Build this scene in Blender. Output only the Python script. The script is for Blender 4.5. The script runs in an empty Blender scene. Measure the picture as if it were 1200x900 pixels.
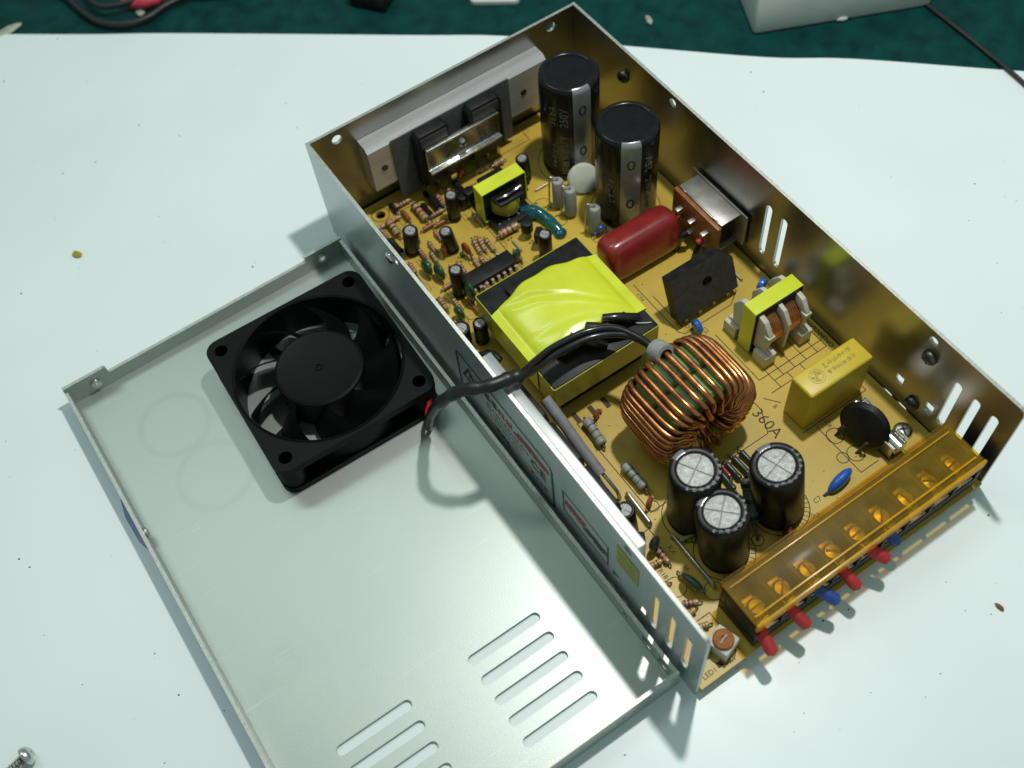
import bpy, bmesh, math, random
from mathutils import Vector, Matrix, geometry
random.seed(7)
PI = math.pi
R_ = math.radians
S = 0.001                      # everything below is written in millimetres
scene = bpy.context.scene
col = scene.collection

# ------------------------------------------------------------------ camera, light, exposure
cam_d = bpy.data.cameras.new('camera')
cam = bpy.data.objects.new('camera', cam_d)
col.objects.link(cam)
cam_d.sensor_width = 36.0
cam_d.lens = 38.81
cam_d.clip_start = 0.01
cam_d.clip_end = 20.0
right = Vector((0.8255615, -0.5597470, -0.0716342))
down = Vector((-0.5109257, -0.6875181, -0.5160173))
fwd = Vector((0.2395893, 0.4626038, -0.8535776))
M = Matrix((right, -down, -fwd)).transposed().to_4x4()
M.translation = Vector((-75.03, -56.83, 326.76)) * S
cam.matrix_world = M
cam_d.dof.use_dof = True
cam_d.dof.focus_distance = 0.36
cam_d.dof.aperture_fstop = 11.0
scene.camera = cam

world = bpy.data.worlds.new('World')
scene.world = world
world.use_nodes = True
bg = world.node_tree.nodes['Background']
bg.inputs[0].default_value = (0.74, 1.0, 0.95, 1)
bg.inputs[1].default_value = 0.272

def lamp(name, kind, loc, energy, color, size):
    d = bpy.data.lights.new(name, kind)
    d.energy = energy
    d.color = color
    if kind == 'POINT':
        d.shadow_soft_size = size
    else:
        d.shape = 'RECTANGLE'
        d.size, d.size_y = size
    o = bpy.data.objects.new(name, d)
    o.location = Vector(loc) * S
    col.objects.link(o)
    return o
lamp('desk_lamp_bulb', 'POINT', (152, 128, 520), 6.5, (1.0, 0.985, 0.95), 0.013)

ceiling = lamp('ceiling_tube_light', 'AREA', (-230, 900, 1400), 3.0, (0.88, 1.0, 0.95), (0.75, 0.16))
ceiling.rotation_euler = (0, 0, R_(-34))

scene.view_settings.view_transform = 'Standard'
scene.view_settings.look = 'None'
scene.view_settings.exposure = 0.18
scene.view_settings.gamma = 1.0
scene.view_settings.use_curve_mapping = False
scene.render.engine = 'CYCLES'
scene.cycles.max_bounces = 10
scene.cycles.transparent_max_bounces = 12
scene.cycles.use_denoising = True

# ------------------------------------------------------------------ materials
MATS = {}
def mat(name, c, rough=0.5, metal=0.0, var=0.12, scale=250.0, bump=0.0, bscale=900.0, c2=None, spots=0.0,
        spot_c=(0.1, 0.06, 0.02), coat=0.0, spec=0.5, trans=0.0, stretch=None, rvar=0.08, spot_scale=160.0, clear=0.0, clear_c=(1, 1, 1)):
    m = bpy.data.materials.new(name)
    m.use_nodes = True
    nt = m.node_tree
    N, L = nt.nodes, nt.links
    b = N['Principled BSDF']
    tc = N.new('ShaderNodeTexCoord')
    src = tc.outputs['Object']
    if stretch:
        mp = N.new('ShaderNodeMapping'); mp.inputs['Scale'].default_value = stretch
        L.new(src, mp.inputs[0]); src = mp.outputs[0]
    nz = N.new('ShaderNodeTexNoise'); nz.inputs['Scale'].default_value = scale; nz.inputs['Detail'].default_value = 5
    L.new(src, nz.inputs['Vector'])
    rp = N.new('ShaderNodeValToRGB')
    e = rp.color_ramp.elements
    e[0].position, e[1].position = 0.3, 0.72
    d = c2 if c2 else tuple(x * (1 - var * 1.4) for x in c)
    e[0].color = (*d, 1)
    e[1].color = (*[min(1, x * (1 + var * 0.5)) for x in c], 1)
    L.new(nz.outputs['Fac'], rp.inputs[0])
    out = rp.outputs[0]
    if spots > 0:
        n2 = N.new('ShaderNodeTexNoise'); n2.inputs['Scale'].default_value = spot_scale; n2.inputs['Detail'].default_value = 3
        L.new(src, n2.inputs['Vector'])
        r2 = N.new('ShaderNodeValToRGB')
        r2.color_ramp.elements[0].position = 0.60; r2.color_ramp.elements[1].position = 0.74
        r2.color_ramp.elements[0].color = (0, 0, 0, 1); r2.color_ramp.elements[1].color = (spots,) * 3 + (1,)
        L.new(n2.outputs['Fac'], r2.inputs[0])
        mx = N.new('ShaderNodeMix'); mx.data_type = 'RGBA'
        L.new(r2.outputs[0], mx.inputs[0]); L.new(out, mx.inputs[6]); mx.inputs[7].default_value = (*spot_c, 1)
        out = mx.outputs[2]
    L.new(out, b.inputs['Base Color'])
    mr = N.new('ShaderNodeMapRange')
    mr.inputs['To Min'].default_value = max(0.03, rough - rvar); mr.inputs['To Max'].default_value = min(1, rough + rvar)
    L.new(nz.outputs['Fac'], mr.inputs['Value']); L.new(mr.outputs[0], b.inputs['Roughness'])
    b.inputs['Metallic'].default_value = metal
    b.inputs['Specular IOR Level'].default_value = spec
    b.inputs['Coat Weight'].default_value = coat
    b.inputs['Coat Roughness'].default_value = 0.15
    b.inputs['Transmission Weight'].default_value = trans
    if bump > 0:
        n3 = N.new('ShaderNodeTexNoise'); n3.inputs['Scale'].default_value = bscale; n3.inputs['Detail'].default_value = 4
        L.new(src, n3.inputs['Vector'])
        bp = N.new('ShaderNodeBump'); bp.inputs['Strength'].default_value = bump; bp.inputs['Distance'].default_value = 0.0004
        L.new(n3.outputs['Fac'], bp.inputs['Height']); L.new(bp.outputs[0], b.inputs['Normal'])
    if clear > 0:
        o = N['Material Output']
        tr = N.new('ShaderNodeBsdfTransparent'); tr.inputs[0].default_value = (*clear_c, 1)
        ms = N.new('ShaderNodeMixShader'); ms.inputs[0].default_value = clear
        L.new(b.outputs[0], ms.inputs[1]); L.new(tr.outputs[0], ms.inputs[2]); L.new(ms.outputs[0], o.inputs[0])
    MATS[name] = m
    return m

mat('sheet_white', (0.76, 0.83, 0.835), 0.33, 0, 0.03, 14, bump=0.03, bscale=500, spec=0.35)
mat('mat_green', (0.003, 0.047, 0.043), 0.5, 0, 0.3, 120, bump=0.25, bscale=2500, spots=0.2, spot_c=(0.012, 0.08, 0.07), spec=0.1)
mat('case_steel', (0.345, 0.345, 0.325), 0.3, 1.0, 0.10, 70, bump=0.02, bscale=300, rvar=0.07, spots=0.35, spot_c=(0.24, 0.22, 0.18), spot_scale=45)
mat('case_steel_lit', (0.46, 0.51, 0.51), 0.35, 0.7, 0.08, 90, bump=0.02, bscale=300, rvar=0.06)  # outer face of the same sheet, paler to carry light off the cover
mat('edge_steel', (0.50, 0.52, 0.47), 0.45, 0.8, 0.15, 900, bump=0.2, bscale=3000)
mat('cover_steel', (0.43, 0.475, 0.445), 0.42, 0.7, 0.06, 18, bump=0.10, bscale=2500, rvar=0.06, spots=0.3, spot_c=(0.50, 0.52, 0.41), spot_scale=9)
def wear(name, rings, amount):                          # faint ring stains and hairline scratches on the sheet
    m = MATS[name]; N, L = m.node_tree.nodes, m.node_tree.links
    b = N['Principled BSDF']
    src = b.inputs['Base Color'].links[0].from_socket
    tc = N.new('ShaderNodeTexCoord')
    for (x, y, r, w, d) in rings:
        dv = N.new('ShaderNodeVectorMath'); dv.operation = 'DISTANCE'; dv.inputs[1].default_value = (x * S, y * S, 0.00125)
        L.new(tc.outputs['Object'], dv.inputs[0])
        rp = N.new('ShaderNodeValToRGB'); e = rp.color_ramp.elements
        k = 0.05
        e[0].position = (r - w) * S / k; e[0].color = (0, 0, 0, 1)
        e[1].position = (r + w) * S / k; e[1].color = (0, 0, 0, 1)
        q = e.new(r * S / k); q.color = (d, d, d, 1)
        mu = N.new('ShaderNodeMath'); mu.operation = 'DIVIDE'; mu.inputs[1].default_value = k
        L.new(dv.outputs['Value'], mu.inputs[0]); L.new(mu.outputs[0], rp.inputs[0])
        mx = N.new('ShaderNodeMix'); mx.data_type = 'RGBA'; mx.inputs[7].default_value = (0.33, 0.35, 0.30, 1)
        L.new(rp.outputs[0], mx.inputs[0]); L.new(src, mx.inputs[6]); src = mx.outputs[2]
    for rot, sc in ((0.5, 26), (-0.9, 34), (1.7, 20)):
        mp = N.new('ShaderNodeMapping'); mp.inputs['Rotation'].default_value = (0, 0, rot); mp.inputs['Scale'].default_value = (1, 45, 1)
        L.new(tc.outputs['Object'], mp.inputs[0])
        nz = N.new('ShaderNodeTexNoise'); nz.inputs['Scale'].default_value = sc; nz.inputs['Detail'].default_value = 2
        L.new(mp.outputs[0], nz.inputs['Vector'])
        rp = N.new('ShaderNodeValToRGB'); e = rp.color_ramp.elements
        e[0].position, e[1].position = 0.70, 0.76; e[0].color = (0, 0, 0, 1); e[1].color = (amount,) * 3 + (1,)
        L.new(nz.outputs['Fac'], rp.inputs[0])
        mx = N.new('ShaderNodeMix'); mx.data_type = 'RGBA'; mx.inputs[7].default_value = (0.78, 0.80, 0.78, 1)
        L.new(rp.outputs[0], mx.inputs[0]); L.new(src, mx.inputs[6]); src = mx.outputs[2]
    L.new(src, b.inputs['Base Color'])
wear('cover_steel', [(-87, 176, 12, 1.8, .30), (-84, 150, 12.5, 1.8, .24), (-96, 78, 5, 5, .15)], 0.14)
wear('sheet_white', [], 0.10)
mat('aluminium', (0.60, 0.61, 0.60), 0.42, 0.75, 0.22, 200, stretch=(1, 0.05, 1), bump=0.1, bscale=1500)
mat('aluminium_bar', (0.60, 0.60, 0.60), 0.38, 0.6, 0.10, 300, stretch=(0.05, 1, 1), bump=0.1, bscale=1500)
mat('nickel', (0.72, 0.71, 0.68), 0.25, 1.0, 0.15, 600)
mat('dark_screw', (0.13, 0.13, 0.12), 0.35, 1.0, 0.3, 900)
mat('terminal_metal', (0.52, 0.49, 0.40), 0.42, 0.8, 0.25, 500)
mat('solder', (0.50, 0.49, 0.45), 0.4, 0.9, 0.15, 900)
mat('pcb', (0.56, 0.395, 0.045), 0.42, 0, 0.12, 22, c2=(0.42, 0.29, 0.045), spots=0.5, spot_c=(0.27, 0.16, 0.03), spot_scale=70, bump=0.05, bscale=1200, spec=0.4)
mat('pcb_edge', (0.40, 0.30, 0.12), 0.8, 0, 0.3, 600)
mat('silk', (0.06, 0.042, 0.018), 0.7, 0, 0.3, 900)
mat('black_plastic', (0.013, 0.014, 0.014), 0.42, 0, 0.3, 250, spec=0.2, bump=0.08, bscale=2500)
mat('fan_plastic', (0.0045, 0.0056, 0.0056), 0.5, 0, 0.25, 120, spec=0.13, bump=0.08, bscale=3000)
mat('epoxy_black', (0.040, 0.038, 0.034), 0.6, 0, 0.3, 400, bump=0.25, bscale=1800)
mat('ferrite', (0.018, 0.019, 0.019), 0.45, 0, 0.4, 300, spec=0.22, bump=0.1, bscale=1500)
mat('cap_sleeve', (0.007, 0.007, 0.008), 0.24, 0, 0.3, 150, coat=0.06, spec=0.25, spots=0.06, spot_c=(0.12, 0.12, 0.11))
mat('cap_dusty', (0.009, 0.009, 0.0095), 0.38, 0, 0.5, 500, spec=0.3, spots=0.16, spot_c=(0.07, 0.07, 0.06), spot_scale=900)
mat('cap_stripe', (0.17, 0.19, 0.20), 0.25, 0, 0.12, 200, coat=0.5)
mat('cap_print', (0.13, 0.15, 0.145), 0.4, 0, 0.3, 900)
mat('can_top', (0.37, 0.38, 0.37), 0.5, 0.8, 0.3, 700, bump=0.5, bscale=2600)
mat('can_groove', (0.22, 0.22, 0.20), 0.6, 0.5, 0.2, 900)
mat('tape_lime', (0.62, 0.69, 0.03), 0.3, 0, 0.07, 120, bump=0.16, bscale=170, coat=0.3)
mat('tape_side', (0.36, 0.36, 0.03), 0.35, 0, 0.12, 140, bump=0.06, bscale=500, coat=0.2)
mat('yellow_box', (0.58, 0.43, 0.03), 0.42, 0, 0.08, 200, spots=0.22, spot_c=(0.38, 0.25, 0.02), spot_scale=500, bump=0.06, bscale=1500)
mat('yellow_print', (0.40, 0.31, 0.02), 0.5, 0, 0.3, 900)
mat('red_film', (0.24, 0.020, 0.018), 0.28, 0, 0.15, 150, coat=0.4)
mat('copper', (0.60, 0.255, 0.085), 0.25, 0.9, 0.3, 260, c2=(0.34, 0.105, 0.04), coat=0.35)
mat('core_green', (0.17, 0.34, 0.08), 0.35, 0, 0.25, 300, c2=(0.07, 0.17, 0.05), spots=0.3, spot_c=(0.01, 0.02, 0.03), spot_scale=300)
mat('bobbin_white', (0.56, 0.55, 0.46), 0.45, 0, 0.1, 200)
mat('bakelite', (0.30, 0.10, 0.025), 0.45, 0, 0.25, 300)
mat('tin_plate', (0.38, 0.36, 0.33), 0.42, 0.8, 0.15, 200, bump=0.15, bscale=1500)
mat('amber', (0.42, 0.30, 0.05), 0.45, 0, 0.3, 160, coat=0.08, clear=0.80, clear_c=(1.0, 0.82, 0.14), spec=0.4)
mat('amber_edge', (0.78, 0.46, 0.01), 0.25, 0, 0.1, 200, coat=0.4, clear=0.45, clear_c=(1.0, 0.72, 0.06))
mat('red_sleeve', (0.42, 0.022, 0.026), 0.5, 0, 0.12, 300, bump=0.15, bscale=900)
mat('blue_sleeve', (0.02, 0.07, 0.30), 0.5, 0, 0.12, 300, bump=0.15, bscale=900)
mat('blue_epoxy', (0.02, 0.12, 0.48), 0.25, 0, 0.2, 300, coat=0.4)
mat('grey_sleeve', (0.22, 0.22, 0.22), 0.6, 0, 0.2, 300, bump=0.25, bscale=1200)
mat('grey_body', (0.30, 0.31, 0.29), 0.5, 0, 0.15, 400, bump=0.1)
mat('slate_body', (0.09, 0.10, 0.10), 0.5, 0, 0.2, 400, bump=0.1)
mat('tan_body', (0.47, 0.33, 0.17), 0.4, 0, 0.15, 500)
mat('pink_body', (0.42, 0.25, 0.17), 0.4, 0, 0.15, 500)
mat('bottle_green', (0.020, 0.085, 0.035), 0.22, 0, 0.3, 300, coat=0.4)
mat('dark_green', (0.020, 0.045, 0.030), 0.35, 0, 0.3, 300)
mat('rust_disc', (0.30, 0.075, 0.02), 0.4, 0, 0.25, 400)
mat('brown_disc', (0.16, 0.035, 0.018), 0.4, 0, 0.25, 400)
mat('white_disc', (0.58, 0.60, 0.52), 0.4, 0, 0.08, 300, c2=(0.50, 0.54, 0.44))
mat('teal_glue', (0.012, 0.13, 0.17), 0.12, 0, 0.3, 300, coat=0.7, bump=0.3, bscale=500, clear=0.35, clear_c=(0.3, 0.8, 0.85))
mat('band_brown', (0.10, 0.03, 0.01), 0.4); mat('band_red', (0.35, 0.03, 0.02), 0.4); mat('band_black', (0.012, 0.012, 0.012), 0.4)
mat('band_gold', (0.36, 0.24, 0.06), 0.35, 0.4); mat('band_green', (0.03, 0.16, 0.06), 0.4); mat('band_orange', (0.5, 0.13, 0.02), 0.4)
mat('pot_orange', (0.34, 0.11, 0.008), 0.55, 0, 0.35, 700, spec=0.25, spots=0.5, spot_c=(0.22, 0.07, 0.01), spot_scale=500)
mat('pot_white', (0.58, 0.57, 0.52), 0.45, 0, 0.1, 300)
mat('led_green', (0.02, 0.20, 0.05), 0.2, 0, 0.2, 300, coat=0.5)
mat('ptfe_sheath', (0.008, 0.0085, 0.0085), 0.42, 0, 0.3, 300, bump=0.3, bscale=500)
mat('wire_black', (0.010, 0.010, 0.011), 0.28, 0, 0.2, 300, coat=0.3)
mat('wire_red', (0.40, 0.015, 0.012), 0.4)
mat('label_ink', (0.018, 0.022, 0.022), 0.5, 0, 0.2, 900)
mat('label_red', (0.42, 0.04, 0.035), 0.5, 0, 0.2, 900)
mat('label_face', (0.30, 0.34, 0.34), 0.38, 0.55, 0.05, 100)
mat('sticker', (0.34, 0.32, 0.02), 0.4, 0, 0.2, 400)
mat('blue_film', (0.01, 0.10, 0.30), 0.3, 0, 0.1, 200)
mat('milky_block', (0.56, 0.58, 0.55), 0.45, 0, 0.08, 60, bump=0.2, bscale=200)
mat('crumb_yellow', (0.45, 0.34, 0.02), 0.5); mat('crumb_brown', (0.22, 0.12, 0.06), 0.6); mat('crumb_pale', (0.40, 0.42, 0.33), 0.5)
mat('speck_dark', (0.05, 0.05, 0.05), 0.7)
mat('pink_grip', (0.50, 0.045, 0.075), 0.4)
mat('cord_and_shadow_black', (0.012, 0.013, 0.013), 0.45)
mat('thread_white', (0.75, 0.75, 0.72), 0.5)

# ------------------------------------------------------------------ mesh builder
class MB:
    def __init__(self):
        self.v, self.f, self.mi, self.names = [], [], [], []
    def midx(self, m):
        if m not in self.names:
            self.names.append(m)
        return self.names.index(m)
    def add(self, vs, fs, m, M=None):
        n = len(self.v)
        if M is not None:
            vs = [M @ Vector(p) for p in vs]
        self.v += [tuple(p) for p in vs]
        self.f += [tuple(i + n for i in f) for f in fs]
        k = self.midx(m)
        self.mi += [k] * len(fs)
        return self
    def box(self, x0, x1, y0, y1, z0, z1, m, bev=0.0, M=None, seg=2):
        bm = bmesh.new()
        r = bmesh.ops.create_cube(bm, size=1.0)
        for v in bm.verts:
            v.co = Vector(((x0 + x1) / 2 + v.co.x * (x1 - x0), (y0 + y1) / 2 + v.co.y * (y1 - y0), (z0 + z1) / 2 + v.co.z * (z1 - z0)))
        if bev > 0:
            bmesh.ops.bevel(bm, geom=list(bm.edges), offset=bev, segments=seg, profile=0.5, affect='EDGES')
        bm.verts.index_update()
        self.add([v.co[:] for v in bm.verts], [[v.index for v in f.verts] for f in bm.faces], m, M)
        bm.free()
        return self
    def prism(self, poly, z0, z1, m, M=None, bev=0.0, holes=(), side=None, under=None):
        if bev > 0 and not holes:
            bm = bmesh.new()
            vs = [bm.verts.new((x, y, z0)) for x, y in poly]
            f = bm.faces.new(vs)
            r = bmesh.ops.extrude_face_region(bm, geom=[f])
            for g in r['geom']:
                if isinstance(g, bmesh.types.BMVert):
                    g.co.z = z1
            bmesh.ops.recalc_face_normals(bm, faces=list(bm.faces))
            bmesh.ops.bevel(bm, geom=list(bm.edges), offset=bev, segments=2, profile=0.5, affect='EDGES')
            bm.verts.index_update()
            self.add([v.co[:] for v in bm.verts], [[v.index for v in f.verts] for f in bm.faces], m, M)
            bm.free()
            return self
        loops = [list(poly)] + [list(h) for h in holes]
        flat = [p for l in loops for p in l]
        tris = geometry.tessellate_polygon([[Vector((x, y, 0)) for x, y in l] for l in loops])
        n = len(flat)
        vs = [(x, y, z0) for x, y in flat] + [(x, y, z1) for x, y in flat]
        fs, fu = [], []
        for a, b, c in tris:
            pa, pb, pc = flat[a], flat[b], flat[c]
            s = (pb[0] - pa[0]) * (pc[1] - pa[1]) - (pb[1] - pa[1]) * (pc[0] - pa[0])
            if s < 0:
                b, c = c, b
            fs.append((a + n, b + n, c + n)); fu.append((a, c, b))
        self.add(vs, fs, m, M)
        self.add(vs, fu, under or m, M)
        k = 0
        sf = []
        for li, l in enumerate(loops):
            area = sum(l[i][0] * l[(i + 1) % len(l)][1] - l[(i + 1) % len(l)][0] * l[i][1] for i in range(len(l)))
            for i in range(len(l)):
                a, b = k + i, k + (i + 1) % len(l)
                q = (a, b, b + n, a + n) if (area > 0) == (li == 0) else (b, a, a + n, b + n)
                sf.append(q)
            k += len(l)
        self.add(vs, sf, side or m, M)
        return self
    def lathe(self, prof, m, n=32, M=None, a0=0.0, a1=2 * PI, mats=None):
        full = abs(a1 - a0 - 2 * PI) < 1e-6
        cnt = n if full else n + 1
        vs = []
        for r, z in prof:
            for i in range(cnt):
                a = a0 + (a1 - a0) * i / n
                vs.append((r * math.cos(a), r * math.sin(a), z))
        for j in range(len(prof) - 1):
            fs = []
            for i in range(n):
                i2 = (i + 1) % cnt
                fs.append((j * cnt + i, j * cnt + i2, (j + 1) * cnt + i2, (j + 1) * cnt + i))
            if j == 0:
                base = len(self.v)
                self.add(vs, fs, mats[j] if mats else m, M)
            else:
                self.f += [tuple(q + base for q in f) for f in fs]
                self.mi += [self.midx(mats[j] if mats else m)] * len(fs)
        return self
    def cyl(self, p0, p1, r0, m, r1=None, n=12, M=None):
        return self.tube([p0, p1], r0, m, n=n, r1=r1, M=M)
    def tube(self, pts, r, m, n=8, M=None, r1=None, sub=0, closed=False, radii=None):
        P = [Vector(p) for p in pts]
        if sub:
            P = smooth(P, sub)
        vs, fs = [], []
        T = []
        for i in range(len(P)):
            a = P[max(0, i - 1)]; b = P[min(len(P) - 1, i + 1)]
            d = b - a
            T.append(d.normalized() if d.length > 1e-9 else Vector((0, 0, 1)))
        ref = Vector((0, 0, 1)) if abs(T[0].z) < 0.9 else Vector((1, 0, 0))
        nrm = (ref - T[0] * ref.dot(T[0])).normalized()
        for i, p in enumerate(P):
            if i:
                nrm = (nrm - T[i] * nrm.dot(T[i]))
                nrm = nrm.normalized() if nrm.length > 1e-9 else T[i].orthogonal().normalized()
            bn = T[i].cross(nrm)
            rr = r if r1 is None else r + (r1 - r) * i / (len(P) - 1)
            if radii:
                rr = radii[min(len(radii) - 1, int(i * len(radii) / len(P)))]
            for k in range(n):
                a = 2 * PI * k / n
                vs.append(p + (nrm * math.cos(a) + bn * math.sin(a)) * rr)
        for i in range(len(P) - 1):
            for k in range(n):
                k2 = (k + 1) % n
                fs.append((i * n + k, i * n + k2, (i + 1) * n + k2, (i + 1) * n + k))
        fs.append(tuple(range(n - 1, -1, -1)))
        fs.append(tuple((len(P) - 1) * n + k for k in range(n)))
        return self.add(vs, fs, m, M)
    def blob(self, c, r, m, M=None, n=12, jit=0.0):
        prof = [(max(1e-4, math.cos(t)), math.sin(t)) for t in [(-90 + 180 * i / 8) * PI / 180 for i in range(9)]]
        s = len(self.v)
        T = Matrix.Translation(c) @ Matrix.Diagonal((r[0], r[1], r[2], 1))
        if M is not None:
            T = M @ T
        self.lathe(prof, m, n, T)
        if jit:
            for i in range(s, len(self.v)):
                p = self.v[i]
                self.v[i] = tuple(q + random.uniform(-jit, jit) for q in p)
        return self
    def mesh(self, name, smooth_angle=40):
        me = bpy.data.meshes.new(name)
        me.from_pydata([(a * S, b * S, c * S) for a, b, c in self.v], [], self.f)
        for nm in self.names:
            me.materials.append(MATS[nm])
        me.polygons.foreach_set('material_index', self.mi)
        me.polygons.foreach_set('use_smooth', [True] * len(me.polygons))
        me.update()
        me.set_sharp_from_angle(angle=R_(smooth_angle))
        return me

def smooth(P, sub):
    out = []
    for i in range(len(P) - 1):
        p0, p1, p2, p3 = P[max(0, i - 1)], P[i], P[i + 1], P[min(len(P) - 1, i + 2)]
        for k in range(sub):
            t = k / sub
            out.append(0.5 * ((2 * p1) + (-p0 + p2) * t + (2 * p0 - 5 * p1 + 4 * p2 - p3) * t * t + (-p0 + 3 * p1 - 3 * p2 + p3) * t ** 3))
    out.append(P[-1])
    return out

def circle(cx, cy, r, n=20, a0=0.0):
    return [(cx + r * math.cos(a0 + 2 * PI * i / n), cy + r * math.sin(a0 + 2 * PI * i / n)) for i in range(n)]
def slot(cx, cy, L, w, vertical=True, n=6):
    pts = []
    h = (L - w) / 2
    for s, st in ((1, 0), (-1, PI)):
        for i in range(n + 1):
            a = st + PI * i / n
            x, y = w / 2 * math.cos(a), w / 2 * math.sin(a) + s * h
            pts.append((cx + x, cy + y) if vertical else (cx - y, cy + x))
    return pts
def rect(x0, x1, y0, y1):
    return [(x0, y0), (x1, y0), (x1, y1), (x0, y1)]
def rrect(x0, x1, y0, y1, r, n=5):
    pts = []
    for cx, cy, st in ((x1 - r, y0 + r, -90), (x1 - r, y1 - r, 0), (x0 + r, y1 - r, 90), (x0 + r, y0 + r, 180)):
        for i in range(n + 1):
            a = R_(st + 90 * i / n)
            pts.append((cx + r * math.cos(a), cy + r * math.sin(a)))
    return pts

def thing(name, label, cat, loc=(0, 0, 0), rot=(0, 0, 0), group=None, kind=None):
    o = bpy.data.objects.new(name, None)
    o.empty_display_size = 0.01
    col.objects.link(o)
    o.location = Vector(loc) * S
    o.rotation_euler = rot
    tag(o, label, cat, group, kind)
    return o
def tag(o, label=None, cat=None, group=None, kind=None):
    if label: o['label'] = label
    if cat: o['category'] = cat
    if group: o['group'] = group
    if kind: o['kind'] = kind
    return o
def part(name, mb, parent=None, loc=(0, 0, 0), rot=(0, 0, 0), label=None, ang=40):
    me = mb.mesh(name, ang) if isinstance(mb, MB) else mb
    o = bpy.data.objects.new(name, me)
    col.objects.link(o)
    o.parent = parent
    o.location = Vector(loc) * S
    o.rotation_euler = rot
    if label: o['label'] = label
    return o
def clone(o, loc, rot=None, parent=None, label=None):
    c = o.copy(); col.objects.link(c)
    c.location = Vector(loc) * S
    if rot is not None: c.rotation_euler = rot
    if parent: c.parent = parent
    if 'label' in c: del c['label']
    if label: c['label'] = label
    for ch in o.children:
        d = ch.copy(); col.objects.link(d); d.parent = c
        d.matrix_parent_inverse = ch.matrix_parent_inverse
    return c

_txt = {}
def text_mesh(s, size=1.0, bold=0.0):
    k = (s, bold)
    if k not in _txt:
        cu = bpy.data.curves.new('lettering', 'FONT')
        cu.body = s; cu.size = 1.0; cu.align_x = 'CENTER'; cu.align_y = 'CENTER'; cu.offset = bold; cu.resolution_u = 2
        ob = bpy.data.objects.new('lettering', cu)
        col.objects.link(ob)
        dg = bpy.context.evaluated_depsgraph_get()
        me = bpy.data.meshes.new_from_object(ob.evaluated_get(dg))
        _txt[k] = ([v.co[:] for v in me.vertices], [tuple(p.vertices) for p in me.polygons])
        bpy.data.objects.remove(ob); bpy.data.curves.remove(cu); bpy.data.meshes.remove(me)
    v, f = _txt[k]
    return [(x * size, y * size, 0.0) for x, y, z in v], f
def put_text(mb, s, size, M, m, bold=0.0):
    v, f = text_mesh(s, size, bold)
    mb.add(v, f, m, M)

# ------------------------------------------------------------------ the surface
MZ = -0.9
mb = MB()
mb.box(-1500, 1600, -1500, 1900, MZ - 3, MZ, 'mat_green')
tag(part('table_mat', mb), 'dark green cutting mat covering the bench', None, kind='structure')

edge = [Vector(p) for p in [(-700, 930, 0), (-330, 628, 0), (-65.8, 410.9, 0), (-3.5, 361.5, 0), (79.8, 293, 0), (111.6, 266.8, 0), (150.1, 227.8, 0), (189.9, 187.6, 0), (216.7, 165.0, 0), (263.3, 118.8, 0), (330, 55, 0), (640, -250, 0)]]
ed = smooth(edge, 6)
mb = MB()
poly = [(p.x, p.y) for p in ed]
poly = poly + [(300, -900), (-1100, -900), (-1200, 700)]
poly.reverse()
mb.prism(poly, MZ + 0.05, 0.0, 'sheet_white')
tag(part('white_sheet', mb), 'large glossy white board laid over the green mat', 'board')

# ------------------------------------------------------------------ power supply: the case
O = (57.5, 109.0, 0.0)
ps = thing('power_supply', 'opened switching power supply in a galvanised steel case showing its yellow circuit board', 'power supply', O)
NO = (-O[0], -O[1], 0)
def ap(name, mb, label=None, ang=40, parent=None):            # mesh in bench coordinates under the power supply
    return part(name, mb, ps, NO, label=label, ang=ang)
def at(x, y, z=5.0):
    return (x - O[0], y - O[1], z)

W, L, H = 115.0, 218.0, 48.0
T = 1.2
mb = MB(); mb.box(0.3, W - 0.3, 2.2, L - 0.3, 0.1, T, 'case_steel'); ap('base_plate', mb)
# the walls lie in (y, z); the matrix turns a plate drawn in (u, v) into a wall
def wallM(x):      # u -> y, v -> z, thickness -> +x
    return Matrix(((0, 0, 1, x), (1, 0, 0, 0), (0, 1, 0, 0), (0, 0, 0, 1)))
def wall_holes(right_side):
    h = [slot(6.4, 24.2, 24.5, 2.9), slot(13.4, 24.2, 24.5, 2.9), slot(20.6, 24.2, 24.5, 2.9)]
    h += [rect(37.2, 40.2, 13.2, 17.4), rect(24.2, 27.2, 13.2, 17.2)]
    h += [slot(34.4, 3.9, 4.6, 2.6, False), slot(40.8, 3.9, 4.6, 2.6, False)]
    h += [circle(33.6, 43.9, 1.7, 16), circle(157.5, 44.4, 1.7, 16)]
    if right_side:
        h += [slot(105.5, 25.5, 25, 2.9), slot(98.1, 25.5, 25, 2.9), rrect(120.5, 136.5, 13.2, 19.3, 0.6)]
    return h
def wall_outline():
    return [(0.8, 0), (L, 0), (L, H), (2.0, H), (0.9, H - 0.35), (0.25, H - 1.1), (0, H - 2.2), (0, 0.8)]
mb = MB(); mb.prism(wall_outline(), 0, T, 'case_steel', wallM(0), holes=wall_holes(False), side='edge_steel', under='case_steel_lit')
wall_left = ap('side_wall', mb, 'outer side wall with printed warning label beside the cover', ang=25)
mb = MB(); mb.prism(wall_outline(), 0, T, 'case_steel', wallM(W - T), holes=wall_holes(True), side='edge_steel')
wall_right = ap('side_wall', mb, 'inner side wall mirroring the yellow board, with long vent slots', ang=25)
backM = Matrix(((1, 0, 0, 0), (0, 0, 1, L - T), (0, 1, 0, 0), (0, 0, 0, 1)))
mb = MB(); mb.prism(rect(T + .05, W - T - .05, 0.1, H - 0.1), 0, T - 0.05, 'case_steel', backM, holes=[circle(11.2, 43.6, 2.0, 16), circle(103.3, 43.4, 2.0, 16)], side='edge_steel')
ap('end_wall', mb, ang=25)

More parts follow.
